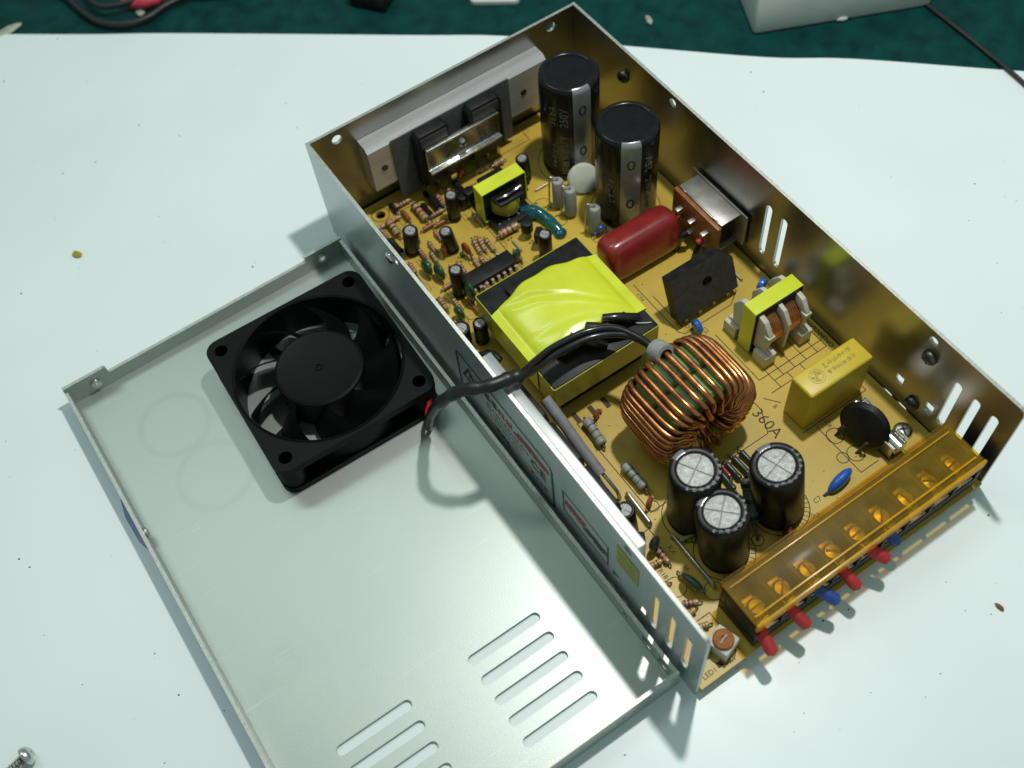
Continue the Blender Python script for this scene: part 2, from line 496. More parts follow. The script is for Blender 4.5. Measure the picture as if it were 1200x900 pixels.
def screw_mesh(r, h, m='dark_screw'):
    mb = MB()
    mb.lathe([(r, 0), (r, h * 0.25), (r * 0.9, h * 0.6), (r * 0.62, h * 0.92), (r * 0.3, h), (1e-3, h)], m, 20)
    for a in (0, PI / 2):
        mb.box(-r * 0.62, r * 0.62, -r * 0.1, r * 0.1, h * 0.86, h * 1.02, 'band_black', M=Matrix.Rotation(a + 0.4, 4, 'Z'))
    return mb
ws = part('screw', screw_mesh(2.6, 1.9), ps, at(W - T - .1, 32.5, 36.6), (0, R_(-90), 0))
clone(ws, at(W - T - .1, 185.3, 36.2), (0.6, R_(-90), 0))
clone(ws, at(W - T - .1, 31.5, 10.5), (0.3, R_(-90), 0))
part('screw', screw_mesh(3.2, 1.6, 'nickel'), ps, at(107, 27.2, 5.0), (0, 0, 0.7))
sc2 = part('screw', screw_mesh(2.2, 1.0, 'nickel'), ps, at(0.0, 162, 41.2), (0, R_(-90), 0))

# label on the outer face of the left wall: text reads towards the open end
lblM = Matrix(((0, 0, -1, -0.09), (-1, 0, 0, 0), (0, 1, 0, 0), (0, 0, 0, 1)))
def at_wall(y, z):
    return lblM @ Matrix.Translation((-y, z, 0))
def frame_lines(mb, u0, u1, v0, v1, w, m, M, r=0.0):
    if r:
        o, i = rrect(u0, u1, v0, v1, r), rrect(u0 + w, u1 - w, v0 + w, v1 - w, max(0.3, r - w))
    else:
        o, i = rect(u0, u1, v0, v1), rect(u0 + w, u1 - w, v0 + w, v1 - w)
    n = len(o)
    mb.add([(x, y, 0) for x, y in o + i], [(k, (k + 1) % n, n + (k + 1) % n, n + k) for k in range(n)], m, M)
def glyph(mb, x, y, s, m, M, dense=5):
    for k in range(dense):
        z = 0.006 * k + random.uniform(0, .004)        # strokes never share a plane
        if random.random() < 0.55:
            yy = y + random.uniform(-.45, .45) * s; w = random.uniform(.5, .95) * s
            a, c = w / 2, .08 * s
            mb.add([(x - a, yy - c, z), (x + a, yy - c, z), (x + a, yy + c, z), (x - a, yy + c, z)], [(0, 1, 2, 3)], m, M)
        else:
            xx = x + random.uniform(-.4, .4) * s; h = random.uniform(.4, .95) * s
            a, c = .085 * s, h / 2
            mb.add([(xx - a, y - c, z), (xx + a, y - c, z), (xx + a, y + c, z), (xx - a, y + c, z)], [(0, 1, 2, 3)], m, M)
mb = MB()
LM = lblM
frame_lines(mb, -124, -70, 5.5, 34.5, 0.7, 'label_ink', LM, 3.0)
frame_lines(mb, -123.1, -70.9, 6.4, 33.6, 0.22, 'label_ink', LM, 2.4)
tri = [(-121.5, 22), (-111.5, 22), (-116.5, 31.5)]; tin = [(-119.6, 23.1), (-113.4, 23.1), (-116.5, 29.2)]
mb.add([(x, y, 0) for x, y in tri + tin], [(0, 1, 4, 3), (1, 2, 5, 4), (2, 0, 3, 5)], 'label_ink', LM)
put_text(mb, '!', 5.0, LM @ Matrix.Translation((-116.5, 25.4, 0)), 'label_ink', 0.02)
for i in range(4):
    glyph(mb, -106 + i * 4.0, 27.6, 4.0, 'label_ink' if i < 2 else 'label_red', LM, 7)
for i in range(6):
    glyph(mb, -89.6 + i * 3.1, 27.6, 4.2, 'label_red', LM, 7)
for row in range(3):
    for i in range(14 - 2 * row):
        glyph(mb, -107 + i * 1.75, 22.6 - row * 3.0, 1.7, 'label_ink', LM, 4)
for i in range(3):
    glyph(mb, -102 + i * 3.2, 12.0, 3.0, 'label_ink', LM, 6)
put_text(mb, 'CE', 7.0, LM @ Matrix.Translation((-78.5, 20.5, 0)), 'label_ink', 0.02)
for i in range(4):
    glyph(mb, -82 + i * 2.4, 13.0, 2.1, 'label_ink', LM, 5)
frame_lines(mb, -65.2, -42.2, 15.0, 29.0, 0.6, 'label_ink', LM)
for i in range(4):
    glyph(mb, -62.3 + i * 2.5, 22.6, 4.0, 'label_red', LM, 6)
for i in range(6):
    glyph(mb, -53.0 + i * 1.7, 21.6, 4.2, 'label_ink', LM, 6)
part('printed_label', mb, wall_left, (0, 0, 0))
mb = MB()
mb.prism(rect(-38.4, -28.4, 27.4, 39.2), 0.0, 0.12, 'sticker', LM)
for r in range(5):
    for i in range(6):
        glyph(mb, -36.6 + i * 1.3, 36.6 - r * 1.7, 0.85, 'label_ink', LM @ Matrix.Translation((0, 0, 0.16)), 3)
part('sticker', mb, wall_left, (0, 0, 0), label='small yellow sticker with black print')

# ------------------------------------------------------------------ circuit board
mb = MB()
mb.prism(rect(1.5, W - 1.5, -0.7, L - 2.0), 3.4, 5.0, 'pcb', holes=[circle(17.2, 209.7, 1.9, 18)], side='pcb_edge')
pcb = ap('circuit_board', mb)
ZS = 5.05
mb = MB()
def line(x0, y0, x1, y1, w=0.3, m='silk', z=ZS):
    d = Vector((x1 - x0, y1 - y0)); d.normalize(); n = Vector((-d.y, d.x)) * w / 2
    mb.add([(x0 - n.x, y0 - n.y, z), (x1 - n.x, y1 - n.y, z), (x1 + n.x, y1 + n.y, z), (x0 + n.x, y0 + n.y, z)], [(0, 1, 2, 3)], m)
def poly_line(pts, w=0.3):
    for a, b in zip(pts, pts[1:]):
        line(a[0], a[1], b[0], b[1], w)
def ring(cx, cy, r, w=0.3, a0=0, a1=360, n=40):
    vs, fs = [], []
    for i in range(n + 1):
        a = R_(a0 + (a1 - a0) * i / n)
        for q in (r - w / 2, r + w / 2):
            vs.append((cx + q * math.cos(a), cy + q * math.sin(a), ZS))
    for i in range(n):
        fs.append((2 * i, 2 * i + 1, 2 * i + 3, 2 * i + 2))
    mb.add(vs, fs, 'silk')
def cap_ring(cx, cy, r, half=None):
    ring(cx, cy, r)
    if half is not None:
        for k in range(-8, 9):
            a = R_(half + k * 10)
            line(cx + (r - 1.8) * math.cos(a), cy + (r - 1.8) * math.sin(a), cx + r * math.cos(a), cy + r * math.sin(a), 0.22)
cap_ring(90.9, 187.8, 13.0); cap_ring(92.9, 156.1, 13.0)
cap_ring(34, 43.9, 9.5, -60); cap_ring(34.2, 28.4, 9.5, -50); cap_ring(57.3, 29.8, 9.5, -45)
ring(44.8, 25.4, 1.9); ring(17.2, 209.7, 3.4)
poly_line([(73.5, 126), (73.5, 100.5), (75, 98.5), (95.5, 98.5), (100.8, 102), (100.8, 110)]); line(76, 118, 76, 101); line(98.6, 105, 98.6, 118)
poly_line([(83, 92), (83, 69), (113, 69)]); poly_line([(83, 62.8), (113, 62.8)]); poly_line([(87, 75), (87, 66), (110, 66), (110, 80)])
for xx in (91, 96, 101, 106): line(xx, 76, xx, 66)
for xx in (87, 92.5, 98): line(xx, 66, xx, 62.8)
line(83, 58.2, 79.5, 62.8)
poly_line([(81, 45.4), (108.5, 45.4), (108.5, 57.0)])
poly_line([(102.5, 44), (102.5, 20.5), (96, 20.5), (96, 27)]); line(96, 38, 96, 44)
poly_line([(86.2, 44.5), (86.2, 24), (93.6, 24)])
ring(88.7, 38.6, 2.8); ring(89.6, 30.0, 2.8); ring(85.2, 31.2, 1.9)
poly_line([(24, 92), (24, 52), (31.5, 52)]); poly_line([(43, 92), (76, 92), (76, 60), (72, 52), (31, 52)])
poly_line([(4, 205.0), (24, 205.0), (24, 212)]); line(24, 206.5, 84, 206.5); line(84, 206.5, 84, 211)
poly_line([(46, 150), (46, 194), (66, 194), (66, 172), (44, 172)])
poly_line([(66, 148), (66, 131), (97, 131), (99, 133)])
poly_line([(8, 48), (20, 48), (20, 44)]); poly_line([(8, 10), (8, 16), (18, 16), (18, 2)]); ring(13.4, 5, 4.2)
for (x, y, r) in [(62, 165, 3.0), (70, 166, 2.6), (69, 176, 3.2), (76.5, 151, 2.6), (76.5, 174, 2.4), (28.0, 88.8, 1.6), (15, 28, 3.2), (23.5, 20.5, 3.0), (52, 61, 1.8), (26, 53.3, 1.8), (20.5, 151, 3.2), (15, 150, 3), (13.2, 160, 3.3)]:
    ring(x, y, r, 0.25)
for x, y in [(25.2, 93.6), (31.1, 92.7), (36.5, 92.7)]:
    mb.add([(x - .9, y - 2.2, ZS), (x + .9, y - 2.2, ZS), (x + .9, y + 2.2, ZS), (x - .9, y + 2.2, ZS)], [(0, 1, 2, 3)], 'silk')
mb.add([(9.5, 1.2, ZS), (11.6, 1.2, ZS), (11.6, 3.0, ZS), (9.5, 3.0, ZS)], [(0, 1, 2, 3)], 'silk')
for r in range(9):                                    # fine component outlines in the control area
    for c in range(9):
        x, y = 8 + c * 4.9 + random.uniform(-1.2, 1.2), 150 + r * 6.4 + random.uniform(-1.4, 1.4)
        if random.random() < 0.5:
            h = random.uniform(1.2, 2.4)
            frame_lines(mb, x - .8, x + .8, y - h, y + h, 0.18, 'silk', Matrix.Translation((0, 0, ZS)))
part('printed_outline', mb, pcb)
mb = MB()
def lab(s, x, y, size, rot=-90, bold=0.0, own=True):
    t = MB() if own else mb
    put_text(t, s, size, Matrix.Translation((x, y, ZS)) @ Matrix.Rotation(R_(rot), 4, 'Z'), 'silk', bold)
    if own: part('printed_lettering', t, pcb)
lab('360A', 74.2, 55.0, 5.6)
lab('C4', 89.8, 43.2, 2.2); lab('C7', 68.7, 24.9, 2.4, 0); lab('by2', 64.4, 21.6, 2.4, -45); lab('10A/250V', 104.6, 37.0, 2.2)
lab('LED1', 6.4, 1.6, 2.3, 0); lab('VR1', 13.6, 1.1, 2.3, 0); lab('RX', 21.4, 38.2, 2.5); lab('R18', 14.4, 33.6, 2.2)
lab('LPWR300 NO', 111.5, 72.0, 2.5, -90, 0.02); lab('D1', 77.5, 99.8, 2.2); lab('C2', 81.5, 95.5, 2.2); lab('L1', 40.5, 90.5, 2.2)
lab('B', 80.5, 58.2, 2.2); lab('R10', 24.8, 88.2, 1.8); lab('Q1', 24, 207.8, 2.0, 0); lab('43', 25.0, 204, 2.6); lab('C5', 84, 129.3, 2.0); lab('CY4', 72, 120, 2.0)
lab('R9', 51, 58, 1.8, 0); lab('24', 21.3, 31, 1.9); lab('R3', 21.2, 22, 1.9, 45); lab('VR2', 61.2, 53.5, 1.8, 0); lab('C8', 56, 53.2, 1.8, 0); lab('C9', 52, 52.5, 1.8, 0)
for i in range(46):
    x, y = random.uniform(8, 66), random.uniform(150, 204)
    for k in range(2):
        glyph(mb, x + k * 1.3, y, 1.3, 'silk', Matrix.Translation((0, 0, ZS)), 4)
o = part('printed_lettering', mb, pcb); o['kind'] = 'stuff'
mb = MB()                                             # dust and flux specks on the board
for i in range(320):
    x, y = random.uniform(4, 112), random.uniform(1, 214)
    s = random.choice((.12, .15, .2, .28))
    mb.blob((x, y, 5.0), (s, s * random.uniform(.6, 1), .08), random.choice(('band_brown', 'crumb_brown', 'silk')), n=6)
o = part('dust', mb, pcb); o['kind'] = 'stuff'

# ------------------------------------------------------------------ heat sinks, power transistors
mb = MB()
mb.prism([(209.8, 17.5), (216.7, 17.5), (216.7, 38.6), (211.6, 38.6), (209.8, 36.9)], 18.2, 95.8, 'aluminium_bar', Matrix(((0, 0, 1, 0), (1, 0, 0, 0), (0, 1, 0, 0), (0, 0, 0, 1))))
hs = ap('heat_sink', mb, 'bright aluminium bar bolted along the end wall', 25)
for xx in (23.5, 85):
    mb = MB(); mb.lathe([(1.3, 0), (1.3, 0.3), (1e-3, 0.3)], 'dark_screw', 14, Matrix.Translation((xx, 209.8, 27)) @ Matrix.Rotation(R_(90), 4, 'X'))
    part('rivet', mb, hs)
mb = MB(); mb.box(27.5, 78.5, 209.2, 209.7, 8.5, 38.0, 'slate_body'); ap('insulator_sheet', mb)
def to247(w, h, t, leads):
    mb = MB()
    mb.prism([(-w / 2, 0), (w / 2, 0), (w / 2, h - 2.2), (w / 2 - 1.5, h), (-w / 2 + 1.5, h), (-w / 2, h - 2.2)], 0, t, 'black_plastic', bev=0.45)
    mb.box(-w / 2 + 1.5, w / 2 - 1.5, h - 6, h - 1.4, t - .1, t + 0.25, 'epoxy_black', 0.1)
    for k in range(leads):
        x = (k - (leads - 1) / 2) * 5.0
        mb.box(x - .6, x + .6, -9.0, 0.2, t * .35, t * .35 + .6, 'solder')
    return mb
up = (R_(90), 0, 0)
q1 = part('power_transistor', to247(14.2, 25.5, 4.8, 3), ps, at(42.4, 209.1, 12.5), up)
clone(q1, at(64.8, 209.1, 12.5), up)
mb = MB()
mb.prism([(0, 0), (3.0, 0), (3.0, 0.9), (1.0, 0.9), (1.0, 10.4), (2.0, 11.2), (2.0, 12.0), (0, 12.0)], 37.6, 69.0, 'nickel', Matrix(((0, 0, 1, 0), (-1, 0, 0, 204.1), (0, 1, 0, 20.4), (0, 0, 0, 1))), bev=0.12)
mb.lathe([(1.8, 0), (1.8, .5), (1.2, 1.2), (1e-3, 1.4)], 'nickel', 16, Matrix.Translation((53.2, 203.1, 26.4)) @ Matrix.Rotation(R_(90), 4, 'X'))
ap('clamp_bar', mb, 'steel clamp bar pressing both transistors against the heat sink')
mb = MB(); mb.box(T + .02, 4.3, 31, 107.5, 14, H + 0.1, 'aluminium', 0.25); ap('heat_sink', mb, 'flat aluminium plate against the labelled side wall')
mb = MB(); mb.box(4.45, 4.9, 45, 104, 12, 45, 'tin_plate'); ap('insulator_sheet', mb)
sideM = (R_(90), 0, R_(90))
d1 = part('rectifier_diode', to247(17.6, 19.5, 4.4, 3), ps, at(5.0, 93.5, 16), sideM)
clone(d1, at(5.0, 75.2, 16), sideM); clone(d1, at(5.0, 57, 16), sideM)
mb = MB(); mb.tube([(15.2, 96.2, 24.5), (15.8, 88, 21), (16.4, 78, 16.5), (17.0, 68.8, 13)], 1.9, 'grey_sleeve', n=14, sub=5)
ap('insulating_sleeve', mb, 'grey heat-shrink sleeve over two diode leads')
mb = MB(); mb.tube([(17.5, 70, 13), (18.0, 66, 11.6), (18.6, 62.4, 9.0), (18.9, 61.6, 5)], .65, 'solder', sub=4); ap('lead', mb)
mb = MB(); mb.tube([(16.0, 70, 12.6), (15.7, 66, 10.8), (15.7, 62.2, 8.6), (15.8, 61.0, 5)], .65, 'solder', sub=4); ap('lead', mb)

# ------------------------------------------------------------------ big capacitors
def cap_profile(r, h):
    return [(r - 0.9, 0.0), (r - 0.25, 0.3), (r, 1.0), (r, 2.6), (r - .5, 3.2), (r - .5, 3.9), (r, 4.5), (r, h - 1.9), (r - .25, h - 1.0), (r - .9, h - .3), (r - 1.7, h), (r - 2.5, h - .25)]
def wrap(mb, verts, faces, r, ang, z, m):      # text: x runs up the can, y round it
    mb.add([((r + q) * math.cos(ang - y / r), (r + q) * math.sin(ang - y / r), z + x) for x, y, q in verts], faces, m)
def big_cap(x, y, r, h, stripe, texts):
    b = MB()
    pr = cap_profile(r, h)
    b.lathe(pr + [(r - 2.9, h - .8), (1e-3, h - .8)], 'cap_sleeve', 56)
    c = part('electrolytic_capacitor', b, ps, at(x, y))
    b = MB()
    po = [(q + 0.06, z + (0.05 if z > h - 2 else 0)) for q, z in pr[4:11]]
    b.lathe(po, 'cap_stripe', 10, a0=stripe - 0.32, a1=stripe + 0.32)
    part('polarity_stripe', b, c)
    b = MB()
    for tz in (h * 0.33, h * 0.78):
        v, f = text_mesh('0', 7.0, 0.0)
        wrap(b, [(p[1], -p[0], 0) for p in v], f, r + .13, stripe, tz, 'label_ink')
    for s, size, da, z, bo in texts:
        if s[0] == '#':                                # worn print: strokes only
            g = MB()
            for k in range(len(s)): glyph(g, (k - len(s) / 2) * size * .8, 0, size * .8, 'cap_print', None, 4)
            v, f = g.v, g.f
        else:
            v, f = text_mesh(s, size, bo)
        wrap(b, v, f, r + .08, stripe + da, z, 'cap_print')
    part('printed_text', b, c)
    return c
big_cap(90.9, 187.8, 11.0, 45.5, R_(-100), [('250V', 4.4, -0.62, 33, 0.02), ('#####', 4.0, -0.62, 18, 0.02), ('###', 4.0, -0.62, 8, 0), ('####', 2.9, -1.02, 34, 0), ('######', 2.7, -1.02, 14, 0), ('C', 3.4, 0.66, 41, 0)])
big_cap(92.9, 156.1, 11.2, 44.5, R_(-120), [('25V', 4.6, 0.62, 33, 0.02), ('#####', 4.2, 0.62, 20, 0.02), ('#####', 3.2, -0.62, 22, 0.0), ('o', 3.0, 0.7, 42.2, 0)])

def small_cap(r, h, m='cap_dusty', top=None, groove=True):
    b = MB()
    pr = [(r - .4, 0), (r, .5), (r, 1.4), (r - .3, 1.8), (r - .3, 2.2), (r, 2.7), (r, h - r * .16), (r - r * .05, h - r * .05), (r - r * .14, h), (r * .72, h - r * .02), (r * .68, h - r * .06)]
    k = len(pr)
    b.lathe(pr, m, 36)
    b.lathe([(r * .68, h - r * .06), (r * .66, h - r * .10), (1e-3, h - r * .10)], 'can_groove', 36)
    return b
def can_top(r, h, rot):
    b = MB()
    for q in range(4):
        a0 = rot + q * PI / 2 + 0.05; a1 = rot + (q + 1) * PI / 2 - 0.05
        pts = [(0.035 * r * math.cos((a0 + a1) / 2) * 1.5, 0.035 * r * math.sin((a0 + a1) / 2) * 1.5)]
        pts += [(r * math.cos(a0 + (a1 - a0) * i / 10), r * math.sin(a0 + (a1 - a0) * i / 10)) for i in range(11)]
        b.prism(pts, h - .12, h + .10, 'can_top')
    return b
def out_cap(x, y, r, h, lean, rot, text):
    c = part('electrolytic_capacitor', small_cap(r, h), ps, at(x, y), lean)
    part('vented_top', can_top(r * .66, h - r * .08, rot), c)
    b = MB()
    b.lathe([(q + .05, z + .03) for q, z in [(r, 4), (r, h - r * .16), (r - r * .05, h - r * .05), (r - r * .14, h), (r * .74, h - r * .02)]], 'cap_stripe', 6, a0=rot + 0.9, a1=rot + 1.5)
    part('polarity_stripe', b, c)
    b = MB()
    for i, ch in enumerate(text):                     # print round the shoulder
        a = -2.6 + i * 0.30
        glyph(b, 0, 0, 1.3, 'cap_print', Matrix.Rotation(a, 4, 'Z') @ Matrix.Translation((r * .85, 0, h + .08)) @ Matrix.Rotation(-PI / 2, 4, 'Z'), 4)
    part('printed_text', b, c)
    return c
out_cap(34.0, 43.9, 8.0, 31.5, (R_(-1.5), R_(-1.5), 0), 0.5, '1000uF 35V')
out_cap(34.2, 28.6, 7.8, 29.5, (R_(-4), R_(-5), 0), 0.72, '1000uF 35V')
out_cap(57.0, 29.8, 8.0, 29.5, (R_(-6), R_(-6), 0), 0.25, '1000uF 35V')
def tiny_cap(x, y, r, h, lean=(0, 0, 0), rot=0.4):
    c = part('electrolytic_capacitor', small_cap(r, h), ps, at(x, y), lean)
    part('vented_top', can_top(r * .66, h - r * .08, rot), c)
    return c
tiny_cap(17.7, 187.0, 2.9, 13.0, (R_(3), R_(3), 0)); tiny_cap(30.3, 178.6, 2.5, 12.5, (0, R_(-8), 0)); tiny_cap(38.9, 190.9, 2.5, 13.5)
tiny_cap(21.4, 160, 2.5, 15); tiny_cap(71.3, 190.9, 2.5, 12.0, (0, R_(-4), 0)); tiny_cap(55.6, 154.6, 2.5, 14.0)
tiny_cap(14.6, 51.1, 3.1, 15.5, (R_(-4), R_(-4), 0)); tiny_cap(10.5, 140, 3.0, 12.0); tiny_cap(17, 138.5, 2.5, 11.0)

# ------------------------------------------------------------------ main transformer
xf = thing('transformer', None, None)
xf.parent = ps; xf.location = Vector(at(40, 119.5, 5)) * S
xf['label'] = 'big transformer wrapped in lime yellow tape'
def X(mb, name, lbl=None, ang=40):
    return part(name, mb, xf, (-40, -119.5, -5), label=lbl, ang=ang)
mb = MB()
mb.box(19.3, 60.9, 96.8, 142.6, 13.0, 25.3, 'ferrite', 0.4)
X(mb, 'ferrite_core')
mb = MB()
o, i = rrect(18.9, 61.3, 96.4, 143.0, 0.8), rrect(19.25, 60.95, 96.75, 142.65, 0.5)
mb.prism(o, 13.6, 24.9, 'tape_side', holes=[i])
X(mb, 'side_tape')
mb = MB()
mb.box(23.5, 57, 99.5, 140, 5.0, 7.6, 'black_plastic', 0.3)
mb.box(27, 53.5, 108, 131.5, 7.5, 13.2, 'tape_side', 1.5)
mb.box(24.5, 56, 106.0, 107.8, 7.5, 13.2, 'black_plastic', 0.3); mb.box(24.5, 56, 131.5, 133.2, 7.5, 13.2, 'black_plastic', 0.3)
for k in range(7):
    mb.box(26 + k * 4.3, 26.8 + k * 4.3, 100.6, 101.4, 4.8, 5.2, 'solder')
X(mb, 'bobbin')
# band of tape over coil and core, domed over the winding
mb = MB()
nx, ny = 72, 44
def tz(u, v):
    d = math.sin(PI * min(1, max(0, (u - .08) / .84))) ** .6 if .08 < u < .92 else 0
    e = min(1, 7 * min(v, 1 - v)) ** .5
    q1 = abs((v - .12) - (.95 - u) * 1.0); q2 = abs((v - .35) + (u - .15) * .45); q3 = abs((v - .62) + (u - .5) * .8)
    cr = -.55 * max(0, 1 - q1 * 14) + .5 * max(0, 1 - abs(q1 - .09) * 16) - .4 * max(0, 1 - q2 * 16) - .35 * max(0, 1 - q3 * 18)
    w = .55 * cr + 0.12 * math.sin(5 * u + 6 * v)
    return 25.5 + 4.2 * d * (.62 + .38 * e) + w * d
def ty0(u): return 105.5 + 1.6 * math.sin(PI * u) - 1.2 * u - 0.4 * math.sin(9 * u)
def ty1(u): return 132.4 + 4.2 * math.sin(PI * u) ** 2 + 0.5 * math.sin(9 * u) + 0.35 * math.sin(23 * u)
vs = []
for j in range(ny + 1):
    v = j / ny
    row = []
    row.append((18.6, ty0(0) + (ty1(0) - ty0(0)) * v, 13.8))
    for k in range(nx + 1):
        u = k / nx
        row.append((18.6 + 43.0 * u, ty0(u) + (ty1(u) - ty0(u)) * v, tz(u, v)))
    row.append((61.6, ty0(1) + (ty1(1) - ty0(1)) * v, 13.8))
    vs += row
w = nx + 3
fs = [(j * w + k, j * w + k + 1, (j + 1) * w + k + 1, (j + 1) * w + k) for j in range(ny) for k in range(w - 1)]
n0 = len(vs)
for k in range(w):                                     # close the two open edges down to the core
    x, y, z = vs[k]; vs.append((x, y + 0.1, min(z, 25.2) if 0 < k < w - 1 else z))
    x, y, z = vs[ny * w + k]; vs.append((x, y - 0.1, min(z, 25.2) if 0 < k < w - 1 else z))
for k in range(w - 1):
    fs.append((n0 + 2 * k, n0 + 2 * k + 2, k + 1, k)); fs.append((ny * w + k, ny * w + k + 1, n0 + 2 * k + 3, n0 + 2 * k + 1))
mb.add(vs, fs, 'tape_lime')
X(mb, 'top_tape', 'shiny creased lime tape over the winding', 60)
mb = MB()
mb.box(27, 54, 103.4, 106.2, 25.2, 28.6, 'black_plastic', 0.6); X(mb, 'insulating_tape'); mb = MB()
mb.box(28, 50, 133.0, 138.2, 25.2, 27.2, 'black_plastic', 0.6)
mb.box(30, 38, 134, 138.5, 25.2, 26.4, 'black_plastic', 0.4); mb.box(40, 47, 133.6, 137, 25.2, 27.2, 'black_plastic', 0.6)
X(mb, 'insulating_tape')
for pts, r in [([(34, 108, 28.6), (36, 104.6, 29.4), (39, 102.0, 28.0), (42, 100.5, 25.6)], 1.7), ([(40, 107.5, 29.2), (43, 104, 30.2), (47, 101.6, 28.4), (50, 100, 25.6)], 2.1), ([(46, 107, 29.4), (50, 104.6, 29.6), (54, 103.2, 27.6), (57, 102.5, 25.8)], 1.8)]:
    mb = MB(); mb.tube(pts, r, 'wire_black', n=10, sub=5); X(mb, 'winding_lead')
for pts in [[(55, 101.2, 26.2), (57.5, 99.5, 26.0), (59.4, 98.6, 25.7)]]:
    mb = MB(); mb.tube(pts, .16, 'thread_white', n=5, sub=4); X(mb, 'loose_thread')

# ------------------------------------------------------------------ small driver transformer
st = thing('driver_transformer', None, None); st.parent = ps; st.location = Vector(at(55.6, 183.2, 5)) * S
def XS(mb, name): return part(name, mb, st, (-55.6, -183.2, -5))
xzM = Matrix(((1, 0, 0, 0), (0, 0, -1, 0), (0, 1, 0, 0), (0, 0, 0, 1)))    # (u,v,t) -> (u,-t,v)
mb = MB(); mb.prism(rrect(46.4, 64.8, 7.2, 21.9, .3), -185.7, -180.7, 'ferrite', xzM, holes=[rect(49.5, 61.7, 10.5, 18.5)]); XS(mb, 'ferrite_core')
mb = MB(); mb.prism(rrect(46.0, 65.2, 6.9, 22.3, .6), -186.1, -180.3, 'tape_lime', xzM, holes=[rrect(46.38, 64.82, 7.15, 21.95, .4)]); XS(mb, 'tape')
mb = MB()
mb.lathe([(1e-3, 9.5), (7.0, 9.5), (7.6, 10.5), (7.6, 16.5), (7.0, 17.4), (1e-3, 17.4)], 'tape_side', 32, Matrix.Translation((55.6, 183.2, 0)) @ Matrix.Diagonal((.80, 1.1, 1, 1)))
XS(mb, 'winding')
mb = MB()
for s in (-1, 1):
    y0 = 183.2 + s * 2.7
    mb.prism([(-6.2, 0), (6.2, 0), (5.2, 5.4), (-5.2, 5.4)] if s > 0 else [(-5.2, -5.4), (5.2, -5.4), (6.2, 0), (-6.2, 0)], 17.4, 18.6, 'black_plastic', Matrix.Translation((55.6, y0, 0)), bev=.25)
    mb.box(47.5, 63.7, min(y0, y0 + s * 7.5), max(y0, y0 + s * 7.5), 5.6, 8.6, 'black_plastic', .3)
mb.tube([(50.5, 177.6, 19.6), (54, 176.8, 20.0), (58, 177.2, 19.8), (61, 177.4, 20.2)], .8, 'wire_black', n=8, sub=4)
XS(mb, 'bobbin')
for k in range(4):
    mb = MB(); mb.cyl((49.4 + k * 4.2, 175.4, 4.9), (49.4 + k * 4.2, 175.4, 8.9), .4, 'solder', n=8); XS(mb, 'pin')
mb = MB(); mb.tube([(59.5, 176.8, 8.0), (63.0, 174.3, 8.0), (65.2, 169.5, 7.2), (65.8, 164.6, 6.6), (66.2, 159.2, 6.2)], 1.9, 'teal_glue', n=12, sub=5, radii=[1.5, 2.0, 2.3, 2.1, 2.3, 2.2, 1.6])
mb.blob((62.4, 173.6, 7.4), (2.6, 2.6, 1.9), 'teal_glue'); mb.blob((66, 160.2, 6.2), (2.5, 2.2, 1.4), 'teal_glue')
ap('sleeved_wire', mb, 'glossy teal sleeve curling over the board')

# ------------------------------------------------------------------ common mode choke
ck = thing('choke', None, None); ck.parent = ps; ck.location = Vector(at(97, 82, 5)) * S; ck['label'] = 'line filter choke with white bobbin and yellow tape'
def XC(mb, name): return part(name, mb, ck, (-97, -82, -5))
mb = MB(); mb.prism(rrect(87.2, 106.9, 5.6, 27.6, .3), -85.1, -79.1, 'ferrite', xzM, holes=[rect(90.5, 103.6, 9.5, 23.6)]); XC(mb, 'ferrite_core')
mb = MB(); mb.prism(rrect(86.8, 107.3, 5.3, 28.0, .5), -85.0, -79.3, 'tape_lime', xzM, holes=[rrect(87.18, 106.92, 5.5, 27.65, .3)]); XC(mb, 'tape')
fl = [(71.9, 5.6), (75.8, 5.6), (75.8, 9.5), (88.4, 9.5), (88.4, 5.6), (92.1, 5.6), (92.4, 11.4), (90.2, 12.2), (91.0, 20.5), (88.0, 25.2), (85.4, 26.0), (78.8, 26.0), (76.2, 25.2), (73.0, 20.5), (73.9, 12.2), (71.6, 11.4)]
yzM = lambda x: Matrix(((0, 0, 1, x), (1, 0, 0, 0), (0, 1, 0, 0), (0, 0, 0, 1)))
for xx, tt in ((88.3, 2.0), (96.4, 1.6), (104.2, 1.8)):
    mb = MB(); mb.prism(fl if xx != 96.4 else [(73.6, 6.5), (90.4, 6.5), (91.0, 20.5), (88.0, 25.2), (85.4, 26), (78.8, 26), (76.2, 25.2), (73.0, 20.5)], 0, tt, 'bobbin_white', yzM(xx), bev=.25)
    if xx != 96.4:
        mb.box(xx - 1.6, xx + tt + 1.6, 71.4, 77.4, 5.1, 10.9, 'bobbin_white', .3); mb.box(xx - 1.6, xx + tt + 1.6, 86.6, 92.6, 5.1, 10.6, 'bobbin_white', .3)
        mb.box(xx - .5, xx + tt + .5, 72.6, 75.4, 18.2, 20.4, 'bobbin_white', .3)
    XC(mb, 'bobbin_flange')
for x0, x1 in ((90.6, 96.2), (98.2, 104.0)):
    mb = MB()
    pts = []
    turns = 6
    for k in range(turns * 28 + 1):
        a = 2 * PI * k / 28
        pts.append((x0 + .5 + (x1 - x0 - 1) * k / (turns * 28), 82 + 7.6 * math.cos(a), 16.0 + 7.4 * math.sin(a)))
    mb.tube(pts, .48, 'copper', n=7)
    mb.lathe([(6.9, 0), (6.9, x1 - x0)], 'band_brown', 28, Matrix.Translation((x0, 82, 16)) @ Matrix.Rotation(R_(90), 4, 'Y'))
    XC(mb, 'winding')

